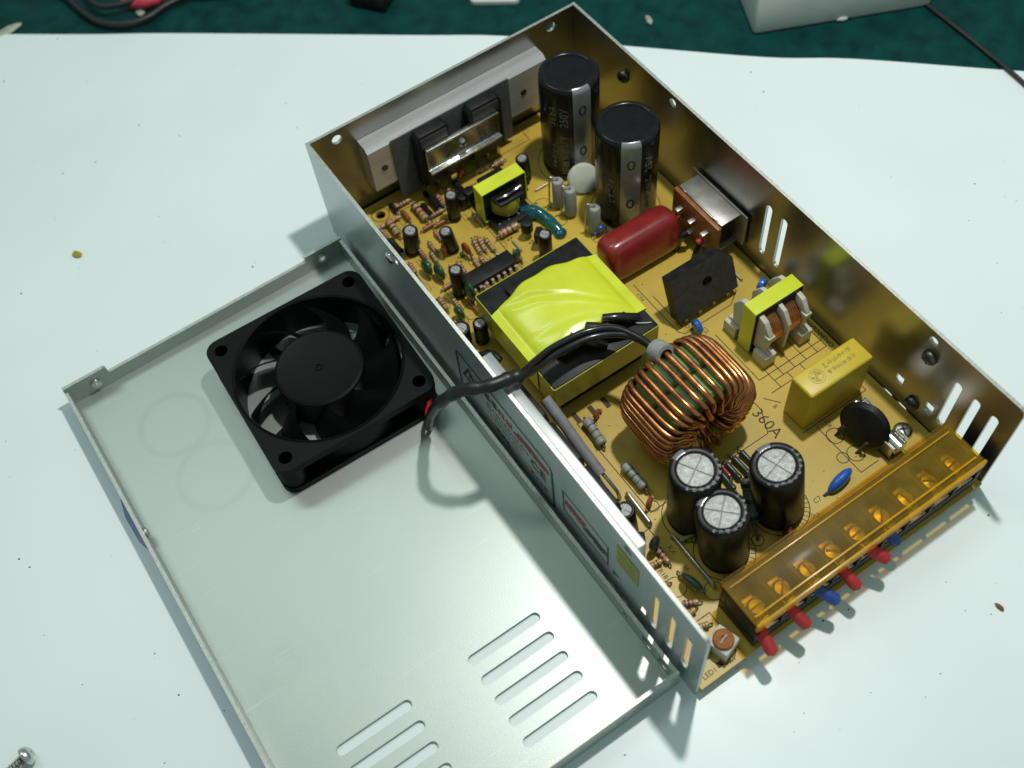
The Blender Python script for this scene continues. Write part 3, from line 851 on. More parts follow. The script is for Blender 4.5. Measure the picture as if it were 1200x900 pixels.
# ------------------------------------------------------------------ toroid inductor
to = thing('toroid_inductor', None, None); to.parent = ps; TC = Vector((51.0, 69.2, 23.9)); to.location = Vector(at(*TC)) * S; to['label'] = 'upright green toroid wound with thick copper wire'
def XT(mb, name, lbl=None, ang=40): return part(name, mb, to, (0, 0, 0), label=lbl, ang=ang)
axM = Matrix(((1, 0, 0, 0), (0, 0, 1, 0), (0, 1, 0, 0), (0, 0, 0, 1)))      # lathe axis z -> y
for z0, z1 in ((-10.0, -0.25), (0.25, 10.0)):
    mb = MB(); mb.lathe([(9.6, z0 + .8), (10.2, z0), (16.0, z0), (16.9, z0 + .9), (16.9, z1 - .9), (16.0, z1), (10.2, z1), (9.6, z1 - .8), (9.6, z0 + .8)], 'core_green', 64, axM)
    XT(mb, 'ring_core')
mb = MB()
turns = 33
wr = 0.97
pts = []
rng = random.Random(3)
a_start, a_end = R_(-62), R_(242)
jit = [rng.uniform(-.028, .028) for _ in range(turns + 1)]
lay = [rng.uniform(0, .35) for _ in range(turns + 1)]
sec = 32
for t in range(turns):
    for k in range(sec):
        q = k / sec
        tt = t + q
        f = tt / turns
        f = f + 0.012 * math.sin(4 * PI * f)
        ang = a_start + (a_end - a_start) * f + jit[t] * (1 - q) + jit[t + 1] * q
        th = 2 * PI * q
        c, s = math.cos(th), math.sin(th)
        ex = 0.5
        cx = math.copysign(abs(c) ** ex, c); sx = math.copysign(abs(s) ** ex, s)
        inner = -(9.35 - 1.0 - (1.75 if t % 2 else 0.0))           # odd turns lie on top inside the hole
        rc = 13.1
        rad = rc + (cx * (18.45 + lay[t] - rc) if cx > 0 else cx * (rc + inner))
        y = sx * (11.8 + (1.2 if (t % 2 and cx < -.2) else 0) + lay[t] * .6)
        pts.append((rad * math.cos(ang), y, rad * math.sin(ang)))
P0 = pts[0]; P1 = pts[-1]
mb.tube(pts, wr, 'copper', n=8)
XT(mb, 'winding', 'orange-brown enamelled copper turns', 60)
for k, (dx, dy) in enumerate([(-1.2, -8.5), (0.6, -9.8), (2.3, -8.2), (4.0, -9.0), (5.4, -7.4)]):
    mb = MB(); mb.tube([(dx * .5 - 0.8, dy + 3.5, -5.5 + k * .3), (dx * .8 - .3, dy - .6, -9.5), (dx * 1.2 + .4, dy - 1.8, -14), (dx * 1.3 + .6, dy - 1.9, -19.2)], .75, 'copper', n=8, sub=5)
    XT(mb, 'lead')
mb = MB(); mb.lathe([(2.2, 0), (3.6, 0), (3.6, 5.5), (2.2, 5.5)], 'grey_body', 22, Matrix.Translation((-2.6, 13.6, 15.0)) @ Matrix.Rotation(R_(62), 4, 'X'))
XT(mb, 'cable_tie')

# ------------------------------------------------------------------ bridge rectifier, film capacitors
b = MB()
b.prism([(-13, .3), (-12.7, 0), (12.7, 0), (13, .3), (13, 13.2), (8.6, 17.9), (8.2, 18), (-12.7, 18), (-13, 17.7)], 0, 4.6, 'epoxy_black', holes=[circle(1.2, 9.6, 2.0, 20)], side='ferrite')
br = part('bridge_rectifier', b, ps, at(87.4, 105.4, 7.0), (R_(90 - 22), 0, 0), label='upright black flat package with a chamfered corner and centre hole')
for k in range(4):
    b = MB(); b.box(-.65, .65, -3.0, .3, 2.0, 2.8, 'solder', .1); part('lead', b, br, (-9 + k * 6.2, 0, 0))
b = MB(); b.box(0, 25.8, 0, 9.5, 0, 20.8, 'yellow_box', .9, seg=3)
yb = part('film_capacitor', b, ps, at(81.4, 46.3, 5.1), label='yellow box capacitor with faint printed lettering on top')
b = MB()
for k in range(6):
    glyph(b, 11.2 + k * 2.0, 6.8, 1.9, 'yellow_print', Matrix.Translation((0, 0, 20.86)), 5); glyph(b, 11.0 + k * 2.0, 4.0, 1.7, 'yellow_print', Matrix.Translation((0, 0, 20.86)), 5)
for k in range(9):
    glyph(b, 6.6 + random.uniform(-1.6, 1.6), 5 + random.uniform(-1.6, 1.6), 1.2, 'yellow_print', Matrix.Translation((0, 0, 20.86)), 3)
mb_old = b
n = 28
for r in (2.6, 1.9):
    vs, fs = [], []
    for i in range(n + 1):
        a = 2 * PI * i / n
        for q in (r - .1, r + .1): vs.append((6.6 + q * math.cos(a), 5 + q * math.sin(a), 20.86))
    for i in range(n): fs.append((2 * i, 2 * i + 1, 2 * i + 3, 2 * i + 2))
    b.add(vs, fs, 'yellow_print')
part('printed_text', b, yb)
b = MB()                                               # dipped red film capacitor: a soft-edged block
prof = []
for i in range(31):
    t = math.sin((-1 + 2 * i / 30) * PI / 2)
    prof.append((max(0.0, 1 - abs(t) ** 9) ** .4, t * 15.2))
nn = 40
vs, fs = [], []
for q, z in prof:
    q = max(q, .02)
    for k in range(nn):
        a = 2 * PI * k / nn
        c, s_ = math.cos(a), math.sin(a)
        vs.append((z, math.copysign(abs(c) ** .62, c) * (6.2 - .6 + .6 * q) * (q * .5 + .5 if q > .03 else 0.02), math.copysign(abs(s_) ** .58, s_) * 8.6 * (q * .6 + .4 if q > .03 else 0.02)))
for i in range(30):
    for k in range(nn):
        fs.append((i * nn + k, i * nn + (k + 1) % nn, (i + 1) * nn + (k + 1) % nn, (i + 1) * nn + k))
b.add(vs, fs, 'red_film')
rc_ = part('film_capacitor', b, ps, at(82.4, 134.6, 13.4), (R_(-14), 0, R_(-1)), label='dark red dipped capacitor lying behind the bridge rectifier', ang=70)
for s in (-1, 1):
    b = MB(); b.cyl((11.5 * s, 0, -5.5), (11.5 * s, 0, -9.4), .45, 'solder', n=8); part('lead', b, rc_)

# ------------------------------------------------------------------ voltage selector switch
sw = thing('slide_switch', None, None); sw.parent = ps; sw.location = Vector(at(108, 128, 5)) * S; sw['label'] = 'slide switch with tin cover and brown base against the side wall'
def XW(mb, name): return part(name, mb, sw, (-108, -128, -5))
mb = MB()
mb.box(103.6, 112.2, 116.2, 139.4, 24.2, 24.8, 'tin_plate', .1); mb.box(112.2, 112.9, 113, 142.5, 10.5, 25.6, 'tin_plate', .1)
mb.box(103.4, 104.0, 117.6, 119.6, 21, 24.9, 'tin_plate', .1); mb.box(103.4, 104.0, 135.6, 137.6, 21, 24.9, 'tin_plate', .1); mb.box(103.4, 104, 121, 134, 23.0, 24.9, 'tin_plate', .1)
mb.box(103.6, 112.2, 116.2, 139.4, 10.4, 11.0, 'tin_plate', .1)
XW(mb, 'tin_cover')
mb = MB(); mb.box(101.6, 103.3, 115.6, 140.0, 9.6, 24.4, 'bakelite', .2); XW(mb, 'terminal_board')
mb = MB(); mb.box(104.6, 111.5, 118, 138, 11.5, 23.6, 'black_plastic', .3); XW(mb, 'slider_block')
for k in range(3):
    for zz in (13.5, 19):
        mb = MB(); mb.box(98.6, 101.7, 119.6 + k * 7, 121.4 + k * 7, zz, zz + .7, 'solder', .1); XW(mb, 'lug')
mb = MB()
mb.tube([(98.8, 127.5, 13.8), (96.5, 128.5, 12), (95.4, 129.5, 5)], 1.5, 'wire_black', n=8, sub=4)
mb.tube([(98.8, 120.5, 13.8), (97.0, 120.2, 11), (96.2, 120.6, 5)], 1.3, 'wire_black', n=8, sub=4)
mb.tube([(98.4, 134.5, 13.8), (96.6, 135.2, 11), (96.4, 134.6, 5)], 1.5, 'wire_black', n=8, sub=4)
mb.tube([(100, 120.6, 16.4), (97.6, 120.8, 15.6)], 1.25, 'red_sleeve', n=10); mb.tube([(100, 134.4, 16.4), (97.6, 134.2, 15.2)], 1.25, 'red_sleeve', n=10)
XW(mb, 'wire')

# ------------------------------------------------------------------ fuse, thermistor, discs
mb = MB(); mb.cyl((99.1, 40.2, 10.2), (99.1, 23.2, 10.2), 2.2, 'bobbin_white', n=18)
fz = ap('glass_fuse', mb)
mb = MB(); mb.cyl((99.1, 41.8, 10.2), (99.1, 36.0, 10.2), 2.6, 'nickel', n=20); part('end_cap', mb, fz)
mb = MB(); mb.cyl((99.1, 27.6, 10.2), (99.1, 21.6, 10.2), 2.6, 'nickel', n=20); part('end_cap', mb, fz)
for yy in (39, 24.5):
    mb = MB(); mb.prism([(-2.9, 0), (2.9, 0), (2.9, 4), (3.4, 7.4), (2.9, 7.4), (2.3, 4), (2.3, .6), (-2.3, .6), (-2.3, 4), (-2.9, 7.4), (-3.4, 7.4), (-2.9, 4)], -2.2, 2.2, 'nickel', Matrix.Translation((99.1, yy, 5.0)) @ Matrix.Rotation(R_(90), 4, 'X')); part('clip', mb, fz)
def disc(r, t, m, hgt, legs=2.5, lm='solder', seg=26):
    b = MB()
    Mx = Matrix.Translation((0, 0, hgt)) @ Matrix.Rotation(R_(90), 4, 'X')
    pr = [(1e-3, -t / 2), (r * .6, -t / 2 * .95), (r * .88, -t / 2 * .7), (r, 0), (r * .88, t / 2 * .7), (r * .6, t / 2 * .95), (1e-3, t / 2)]
    b.lathe(pr, m, seg, Mx)
    for s in (-1, 1):
        b.tube([(s * legs, 0, hgt - r * .75), (s * legs, 0, 0)], .32, lm, n=6)
        b.tube([(s * legs * .95, 0, hgt - r * .5), (s * legs, 0, hgt - r * 1.25)], r * .16 if r > 4 else .5, m, n=8, r1=.35)
    return b
nt = MB()
Mx = Matrix.Identity(4)
nt.lathe([(1e-3, -2.2), (5.0, -2.1), (7.2, -1.6), (8.4, 0), (7.2, 1.6), (5.0, 2.1), (1e-3, 2.2)], 'black_plastic', 36, Mx)
th = part('thermistor', nt, ps, at(94.6, 33.6, 13.4), (0, R_(-71), R_(17)), label='tilted black round thermistor disc leaning over the fuse')
for (a, m_, e) in [((90.5, 37.6, 11.0), (89.6, 38.4, 8.6), (88.7, 38.6, 5)), ((91.8, 29.0, 11.0), (90.6, 29.2, 8.8), (89.6, 30, 5))]:
    mb = MB(); mb.tube([a, m_, ((m_[0] + e[0]) / 2 + .9, (m_[1] + e[1]) / 2, 6.6), e], .7, 'epoxy_black', n=8, sub=5, r1=.45); ap('lead', mb)
def put_disc(name, x, y, r, t, m, h, rz, tilt=0, label=None):
    return part(name, disc(r, t, m, h), ps, at(x, y), (R_(tilt), 0, R_(rz)), label=label)
mv = MB(); mv.blob((0, 0, 0), (5.4, 1.9, 2.2), 'blue_epoxy', n=18)
mv.tube([(-4.4, 0, 0), (-6.6, .4, -.6), (-7, .6, -2.2)], .45, 'slate_body', n=6, sub=3)
part('varistor', mv, ps, at(77.8, 25.2, 7.4), (0, R_(-12), R_(8)), label='bright blue varistor lying near the terminal block')
put_disc('disc_capacitor', 106.7, 96.2, 2.6, 2.6, 'blue_epoxy', 5.0, 20, label='small blue disc beside the white choke bobbin')
put_disc('disc_capacitor', 78.5, 96.6, 2.9, 2.6, 'blue_epoxy', 3.4, 80, label='small blue disc between transformer and toroid')
put_disc('disc_capacitor', 77.6, 151.0, 1.6, 1.6, 'blue_epoxy', 4.0, 0)
put_disc('disc_capacitor', 85.0, 171.0, 6.0, 4.4, 'white_disc', 5.8, -24, -32, 'off-white disc capacitor wedged between the two tall capacitors')
put_disc('disc_capacitor', 27.0, 178.6, 2.7, 2.2, 'rust_disc', 4.2, 50)
put_disc('disc_capacitor', 33.0, 173.0, 2.6, 1.6, 'rust_disc', 4.4, 95)
put_disc('disc_capacitor', 30.6, 89.6, 1.9, 1.4, 'rust_disc', 3.0, 20); put_disc('disc_capacitor', 25.0, 54.2, 1.9, 1.6, 'rust_disc', 2.8, 30)
put_disc('disc_capacitor', 51.0, 20.6, 3.0, 1.8, 'brown_disc', 4.6, 60, 10, 'dark red disc capacitor at the edge of the terminal block')
put_disc('disc_capacitor', 51.4, 205.4, 1.9, 1.8, 'red_film', 4.0, 20)
def green_film(x, y, rz, tilt, sx=3.4, sz=3.2, h=4.2, m='bottle_green'):
    b = MB(); b.blob((0, 0, h), (sx, 1.35, sz), m, n=16)
    for s in (-1, 1): b.tube([(s * 1.7, 0, h - 2), (s * 1.7, 0, 0)], .3, 'solder', n=6)
    return part('film_capacitor', b, ps, at(x, y), (R_(tilt), 0, R_(rz)))
green_film(16.2, 174.5, 95, 8); green_film(19.0, 170.0, 95, 6); green_film(22.4, 154.4, 95, 4, 3.4, 4.6, 6.2); green_film(16.0, 150.6, 100, -6, 2.8, 2.8); green_film(46.2, 159.6, 20, 0, 2.0, 3.0, 4.0)
green_film(20.2, 25.8, 105, -20, 4.0, 3.6, 4.8, 'dark_green'); green_film(17.0, 41.6, 20, 0, 2.4, 3.4, 5.0, 'dark_green')

# ------------------------------------------------------------------ resistors, diodes, jumpers
def resistor_mesh(Lb, r, Lt, body, bands, z):
    b = MB()
    n = 14
    pr = [(r * .55, -Lb / 2), (r * .92, -Lb / 2 + r * .25), (r, -Lb / 2 + r * .7), (r * .98, -Lb / 2 + r * 1.3), (r * .88, -Lb / 4), (r * .88, Lb / 4), (r * .98, Lb / 2 - r * 1.3), (r, Lb / 2 - r * .7), (r * .92, Lb / 2 - r * .25), (r * .55, Lb / 2)]
    Mx = Matrix.Translation((0, 0, z)) @ Matrix.Rotation(R_(90), 4, 'Y')
    b.lathe(pr, body, n, Mx)
    for k, m in enumerate(bands):
        q = -Lb * .36 + Lb * .72 * k / max(1, len(bands) - 1)
        rr = r * (1.02 if abs(q) > Lb * .28 else .905)
        b.lathe([(rr, q - Lb * .045), (rr + .03, q), (rr, q + Lb * .045)], m, n, Mx)
    for s in (-1, 1):
        b.tube([(s * Lb * .48, 0, z), (s * (Lt / 2 - .5), 0, z), (s * Lt / 2, 0, z - .5), (s * Lt / 2, 0, 0)], .3, 'solder', n=6)
    return b
BSETS = [('band_brown', 'band_black', 'band_red', 'band_gold'), ('band_red', 'band_red', 'band_brown', 'band_gold'), ('band_orange', 'band_brown', 'band_black', 'band_gold'), ('band_green', 'band_brown', 'band_red', 'band_brown')]
_rc = {}
def resistor(x0, y0, x1, y1, r, body='tan_body', bset=0, name='resistor', z=None, ext=2.2, label=None):
    Lb = math.hypot(x1 - x0, y1 - y0)
    key = (round(Lb * 2) / 2, r, body, bset)
    if key not in _rc:
        bands = BSETS[bset] if bset is not None else ()
        _rc[key] = resistor_mesh(key[0], r, key[0] + ext, body, bands, r + .7 if z is None else z).mesh(name)
    return part(name, _rc[key], ps, at((x0 + x1) / 2, (y0 + y1) / 2), (0, 0, math.atan2(y1 - y0, x1 - x0)), label=label)
resistor(29.3, 205.1, 29.3, 195.4, 1.5); resistor(17.4, 203.7, 17.2, 195.6, 1.6, 'tan_body', 2)
resistor(39.0, 203.4, 38.6, 197.5, 1.0, 'pink_body', 1); resistor(46.9, 172.4, 55.4, 172.2, 1.55, 'tan_body', 1)
resistor(58.5, 204, 63.0, 204, 1.1); resistor(64.6, 202.6, 69.0, 202.5, 1.1, 'tan_body', 2)
for a in [(38.3, 176.9, 37.2, 170.7), (40.4, 176.7, 39.3, 170.2), (42.2, 174.8, 41.9, 168.1), (13.6, 181.9, 13.1, 176.9), (14, 161.9, 13.7, 156.4), (47.7, 163.4, 47.2, 158.6), (24.5, 186.0, 24.2, 180.5), (22.5, 181.5, 22.2, 176.5), (24.8, 171.8, 24.4, 166.8), (28.0, 171.5, 27.8, 166.0), (33.5, 169.0, 33.2, 164.0), (36.0, 168.4, 35.6, 163.6), (44.0, 204, 43.8, 198.4), (12.2, 172.5, 12.0, 167.5), (17.5, 164.8, 21.8, 165), (45, 187, 45, 181.5), (9.5, 187, 9.5, 182)]:
    resistor(*a, 0.85, random.choice(('tan_body', 'pink_body')), random.randint(0, 3))
USED = [(17.7, 187), (30.3, 178.6), (38.9, 190.9), (21.4, 160), (27, 178.6), (33, 173), (16.2, 174.5), (19, 170), (22.4, 154.4), (16, 150.6), (29.3, 200), (17.3, 199), (39, 200), (31.8, 199), (36, 200), (47.8, 200), (13.4, 191), (44.6, 193.5), (47.6, 192.6), (38, 174), (40, 173), (42, 171), (17.2, 209.7), (24.3, 183), (22.3, 179), (44, 201), (30, 160), (35, 160), (40, 160), (26, 160), (44, 160), (13.3, 179), (13.8, 159), (24.6, 169), (28, 169), (33.3, 166), (36, 166), (12, 170), (19.6, 165), (45, 184), (9.5, 184.5)]
pr_ = random.Random(11)
made = 0
for _ in range(900):
    x, y = pr_.uniform(7, 46), pr_.uniform(146, 209)
    if made >= 34 or any((x - a) ** 2 + (y - c) ** 2 < 13.5 for a, c in USED) or (x > 42 and y < 196):
        continue
    USED.append((x, y)); made += 1
    if pr_.random() < .75: a = (x, y + 2.4, x, y - 2.4)
    else: a = (x - 2.4, y, x + 2.4, y)
    k = pr_.random()
    if k < .6: resistor(*a, .85, pr_.choice(('tan_body', 'pink_body')), pr_.randint(0, 3))
    elif k < .8: resistor(*a, .9, 'rust_disc', None, 'diode')
    else: resistor(*a, .95, 'black_plastic', None, 'diode')
resistor(26.6, 90.4, 25.6, 79.4, 1.75, 'grey_body', None, label='grey power resistor beside the grey sleeve'); resistor(26.6, 69.6, 27.0, 58.9, 1.75, 'grey_body', None)
for (x, y0, y1) in ((26.1, 90.4, 79.4), (26.8, 69.6, 58.9)):     # printed rings of the grey resistors
    for q, m in ((.30, 'slate_body'), (.52, 'slate_body'), (.76, 'band_green')):
        mb = MB(); yy = y0 + (y1 - y0) * q
        xx = x + (26.6 - 25.6) * (.5 - q) if y0 > 80 else x - .2 + .4 * q
        mb.cyl((xx, yy - .28, 7.45), (xx, yy + .28, 7.45), 1.66, m, n=16); ap('resistor_band', mb)
for a in [(17.5, 41.0, 17.6, 34.9), (11.9, 37.4, 16.3, 36.8), (18.2, 30.4, 18.6, 24.4), (12.6, 22.4, 17.2, 20.0), (11.3, 18.6, 14.9, 18.9), (11.9, 14.0, 15.3, 12.9), (9.8, 30.5, 13.4, 29.8)]:
    resistor(*a, 1.0, random.choice(('tan_body', 'pink_body')), random.choice((1, 3, 0)))
resistor(25.1, 38.9, 32.0, 37.5, 0.75, 'tan_body', None)
for a in [(31.9, 202.5, 31.6, 196.2), (35.8, 203.8, 36.0, 197.3), (47.7, 204.8, 47.9, 196.4), (13.3, 195.6, 13.6, 187.6)]:
    resistor(*a, 1.35, 'black_plastic', None, 'diode')
for a in [(49.9, 49.6, 49.6, 42.2), (53.4, 51.0, 53.5, 44.0), (56.6, 51.4, 56.9, 42.5), (59.9, 51.6, 60.3, 44.0)]:
    resistor(*a, 1.05, 'dark_green', None)
resistor(51.6, 50.6, 51.5, 46.4, .8, 'red_film', None)
b = resistor_mesh(14.5, 2.6, 19, 'slate_body', ('band_black', 'band_black', 'band_black'), 0)
mb = MB(); mb.v, mb.f, mb.mi, mb.names = b.v, b.f, b.mi, b.names
part('resistor', mb, ps, at(48.6, 34.6, 13.5), (0, R_(42), R_(-118)), label='dark slate resistor standing at a slant between the output capacitors')
mb = MB(); mb.tube([(45.9, 28.2, 7.4), (45.2, 26.2, 6.4), (44.8, 25.4, 5)], .5, 'slate_body', n=8, sub=3); ap('lead', mb)
def jumper(x0, y0, x1, y1, r=.6, z=7.2):
    mb = MB(); mb.tube([(x0, y0, 5), (x0, y0, z - .6), (x0 + (x1 - x0) * .03, y0 + (y1 - y0) * .03, z), (x0 + (x1 - x0) * .97, y0 + (y1 - y0) * .97, z), (x1, y1, z - .6), (x1, y1, 5)], r, 'solder', n=9)
    return ap('jumper_wire', mb)
jumper(21.5, 61.0, 20.9, 48.6, .75); jumper(24.0, 41.6, 24.0, 21.4, .62)
for a in [(41.5, 166.8, 45.0, 163.8), (34.8, 178.5, 34.6, 172), (20.0, 182.5, 20.0, 177.5), (28.2, 187.5, 34, 187.5), (11, 168, 11, 160), (50, 168.5, 50, 162.5), (63, 152, 70, 152), (105, 112, 105, 104), (70.5, 183, 76, 183)]:
    jumper(*a, .35, 5.9)
def upright(x, y, r, h, m='grey_body'):                # resistor standing on end with its lead bent over
    b = MB()
    b.lathe([(r * .6, .8), (r, 1.4), (r, h - .7), (r * .8, h - .1), (1e-3, h)], m, 18)
    b.tube([(0, 0, h - .2), (0, 0, h + .7), (-.9, .9, h + 1.2), (-2.4, 1.7, h + .3), (-2.9, 2.0, 0)], .33, 'solder', n=6, sub=3)
    return part('resistor', b, ps, at(x, y))
upright(73.4, 171.7, 2.2, 14.6); upright(74.6, 165.6, 2.3, 14.4); upright(76.9, 153.7, 2.2, 14.0)
def to92(x, y, rz, z=3.5):
    b = MB()
    pr = [(2.3 * math.cos(R_(a)), 2.3 * math.sin(R_(a))) for a in range(-40, 221, 20)]
    b.prism(pr, z, z + 4.8, 'black_plastic', bev=.2)
    for k in (-1, 0, 1): b.cyl((k * 1.27, 0, 0), (k * 1.27, 0, z + .1), .25, 'solder', n=6)
    return part('transistor', b, ps, at(x, y), (0, 0, R_(rz)))
to92(56.0, 167.2, 200); to92(57.0, 160.8, 220); to92(13.4, 44.0, 60, 4.5); to92(47.6, 192.6, 10); to92(67.6, 186.2, 0); to92(44.6, 193.5, 60, 2)
# control chip
b = MB(); b.box(-9.8, 9.8, -3.2, 3.2, 1.2, 4.9, 'black_plastic', .25)
b.prism([(9.4, -1), (9.85, -1), (9.85, 1), (9.4, 1)], 4.4, 4.95, 'ferrite')
ic = part('integrated_circuit', b, ps, at(34.8, 160.1, 5.0), label='black dual in-line control chip')
pin = None
for k in range(8):
    for s in (-1, 1):
        if pin is None:
            b = MB(); b.prism([(3.1, 3.0), (4.2, 3.0), (4.2, 0), (3.8, 0), (3.8, 2.5), (3.1, 2.5)], -.55, .55, 'solder', Matrix(((0, 0, 1, 0), (-1, 0, 0, 0), (0, 1, 0, 0), (0, 0, 0, 1)))); pin = b.mesh('pin')
        part('pin', pin, ic, (-8.9 + k * 2.54, 0, 0), (0, 0, 0 if s > 0 else PI))
# trimmer and indicator
b = MB(); b.box(-3.5, 3.5, -3.6, 3.6, 0, 5.6, 'pot_white', .4)
pt = part('trimmer_potentiometer', b, ps, at(14.4, 6.0, 5.0), (0, 0, .3), label='white trimmer with an orange rotor near the board corner')
b = MB(); b.lathe([(3.2, 5.5), (3.2, 6.4), (2.9, 6.7), (.9, 6.7), (.8, 6.3), (1e-3, 6.3)], 'pot_orange', 24); b.box(-1.6, 1.6, -.25, .25, 6.55, 6.78, 'band_brown'); part('rotor', b, pt)
b = MB(); b.lathe([(1.9, 0), (1.9, .6), (1.55, .7), (1.55, 3.2), (1.2, 4.2), (.6, 4.7), (1e-3, 4.8)], 'led_green', 20)
part('indicator_led', b, ps, at(9.6, 7.4, 5.0))
# connector by the side wall
b = MB(); b.box(-3.4, 3.4, -2.6, 2.6, 0, 6.2, 'bobbin_white', .3); b.tube([(-1.5, 0, 5), (-1.6, 0, 10), (-1.0, -2.6, 14), (1.0, -6, 15)], 1.5, 'wire_black', n=9, sub=4); b.tube([(1.5, 0, 5), (1.5, 0, 9), (2.4, -3, 12), (3, -6.5, 12)], 1.5, 'wire_black', n=9, sub=4)
part('wire_connector', b, ps, at(10.8, 127.5, 5.0))

# ------------------------------------------------------------------ terminal block
tb = thing('terminal_block', None, None); tb.parent = ps; tb.location = Vector(at(66, 8.5, 5)) * S; tb['label'] = 'black screw terminal block under a clear amber lid'
def XB(mb, name, lbl=None): return part(name, mb, tb, (-66, -8.5, -5), label=lbl)
tx0, tx1, nt_ = 21.5, 110.5, 9
pitch = (tx1 - tx0 - 1.6) / nt_
mb = MB()
mb.box(tx0, tx1, 0.6, 16.4, 5.05, 11.2, 'black_plastic', .3); mb.box(tx0, tx1, 13.4, 16.4, 11.0, 20.2, 'black_plastic', .3)
XB(mb, 'body')
mb = MB()
for k in range(nt_ + 1):
    x = tx0 + k * pitch
    mb = MB(); mb.prism([(0.6, 11), (13.6, 11), (13.6, 20.0), (3.4, 20.0), (0.6, 15.4)], 0, 1.6, 'black_plastic', yzM(x), bev=.15); XB(mb, 'barrier')
for k in range(nt_):
    x = tx0 + 1.6 + k * pitch
    mb = MB(); mb.box(x + .5, x + pitch - 2.1, 1.0, 13.0, 11.25, 12.1, 'terminal_metal', .15)
    XB(mb, 'contact_plate')
    cx = x + (pitch - 1.6) / 2
    mb = MB(); mb.box(cx - 3.0, cx + 3.0, 4.4, 10.4, 12.4, 13.3, 'terminal_metal', .25); mb.lathe([(2.9, 13.3), (2.9, 14.6), (2.2, 15.5), (1e-3, 15.9)], 'terminal_metal', 20, Matrix.Translation((cx, 7.2, 0)))
    mb.box(cx - 2, cx + 2, 6.9, 7.5, 15.4, 16.0, 'band_black', M=Matrix.Translation((cx, 7.2, 0)) @ Matrix.Rotation(k * .8, 4, 'Z') @ Matrix.Translation((-cx, -7.2, 0)))
    XB(mb, 'terminal_screw')
mb = MB()
mb.box(tx0 - .3, tx1 - .3, 1.6, 16.8, 20.9, 21.9, 'amber', .2)
lid = XB(mb, 'lid', 'transparent amber flip-up lid')
def XL(mb, name): return part(name, mb, lid, (0, 0, 0))
mb = MB(); mb.box(tx0 - .3, tx1 - .3, 0.5, 1.5, 18.2, 22.3, 'amber_edge', .2); XL(mb, 'lid_lip')
mb = MB(); mb.box(tx0 + 1, tx1 - 2, 3.2, 3.8, 21.95, 22.35, 'amber_edge', .1); XL(mb, 'lid_rib')
mb = MB(); mb.box(tx0 + 1, tx1 - 2, 14.2, 14.6, 21.95, 22.2, 'amber_edge', .05); XL(mb, 'lid_rib')
mb = MB(); mb.box(tx0 - .3, tx1 - .3, 16.85, 17.5, 14.0, 21.9, 'amber', .15); XL(mb, 'lid_hinge')
mb = MB()
for (p0, p1, m) in [((24.2, 3.4, 14.6), (22.8, -5.8, 12.2), 'red_sleeve'), ((34.6, 3.6, 14.6), (36.3, -5.4, 12.2), 'red_sleeve'), ((44.6, 3.0, 14.6), (48.3, -4.8, 12.2), 'blue_sleeve'), ((54.9, 3.4, 14.6), (55.9, -5.1, 12.2), 'red_sleeve'), ((65.0, 3.6, 14.6), (69.0, -3.8, 12.2), 'red_sleeve'), ((74.2, 3.6, 14.0), (75.8, -1.2, 10.6), 'blue_sleeve')]:
    mb = MB()
    a, c = Vector(p0), Vector(p1)
    d = (c - a).normalized()
    mb.tube([a + d * 1.0, a + d * 2.0, a + d * 4, c - d * 1.2, c - d * .3, c], 1.8, m, n=16, radii=[1.55, 1.75, 1.9, 1.95, 1.75, 1.3])
    sl = ap('wire_sleeve', mb, ('red' if m[0] == 'r' else 'blue') + ' insulated ferrule sticking out of the terminal block', 30)
    mb = MB(); mb.cyl(c - d * .4, c + d * .35, .75, 'copper', n=10); part('wire_end', mb, sl)
    mb = MB(); mb.cyl(a - d * 2.5 + Vector((0, 0, -.5)), a + d * 2.0, .8, 'nickel', n=10); part('ferrule', mb, sl)

# ------------------------------------------------------------------ the cover lying beside the case
CO = (-57, 106, 0)
cv = thing('case_cover', 'flat galvanised steel cover with two rows of vent slots lying beside the power supply', 'cover', CO)
def XV(mb, name, lbl=None, ang=25): return part(name, mb, cv, (-CO[0], -CO[1], 0), label=lbl, ang=ang)
cx0, cx1, cy0, cy1 = -113.2, -1.6, 5.6, 206.6
Z0, Z1 = 0.15, 1.25
hol = []
for g in ((-49.2, -23.2), (-95, -69.4)):
    for k in range(5):
        hol.append(slot((g[0] + g[1]) / 2, 46.3 - k * 7.35, g[1] - g[0], 3.4, False))
mb = MB(); mb.prism(rect(cx0 + 1.3, cx1 - 1.3, cy0 + 1.3, cy1 - 1.3), Z0, Z1, 'cover_steel', holes=hol); XV(mb, 'panel')
mb = MB(); mb.prism([(cx0 + .1, Z0), (cx1 - .1, Z0), (cx1 - .1, 9.8), (-17.2, 9.8), (-17.2, 7.2), (-97.0, 7.2), (-97.0, 9.9), (-98.0, 10.7), (cx0 + .1, 10.7)], 0, 1.2, 'cover_steel', Matrix(((1, 0, 0, 0), (0, 0, 1, cy1 - 1.25), (0, 1, 0, 0), (0, 0, 0, 1))), holes=[circle(-102.7, 5.6, 1.5, 14), circle(-11.2, 5.6, 1.5, 14)], side='edge_steel'); XV(mb, 'flange')
mb = MB(); mb.prism([(cx0 + 1.35, Z0), (cx1 - .2, Z0), (cx1 - .2, 10.6), (-7.2, 10.6), (-7.2, 9.6), (-11.5, 9.6), (-11.5, 10.6), (cx0 + 1.35, 10.6)], 0, 1.2, 'cover_steel', Matrix(((1, 0, 0, 0), (0, 0, 1, cy0), (0, 1, 0, 0), (0, 0, 0, 1))), holes=[rect(-24.5, -21.5, 4.2, 6.6), rect(-31.5, -28.8, 4.0, 6.4), circle(-17.5, 5.4, 1.2, 10)], side='edge_steel'); XV(mb, 'flange')
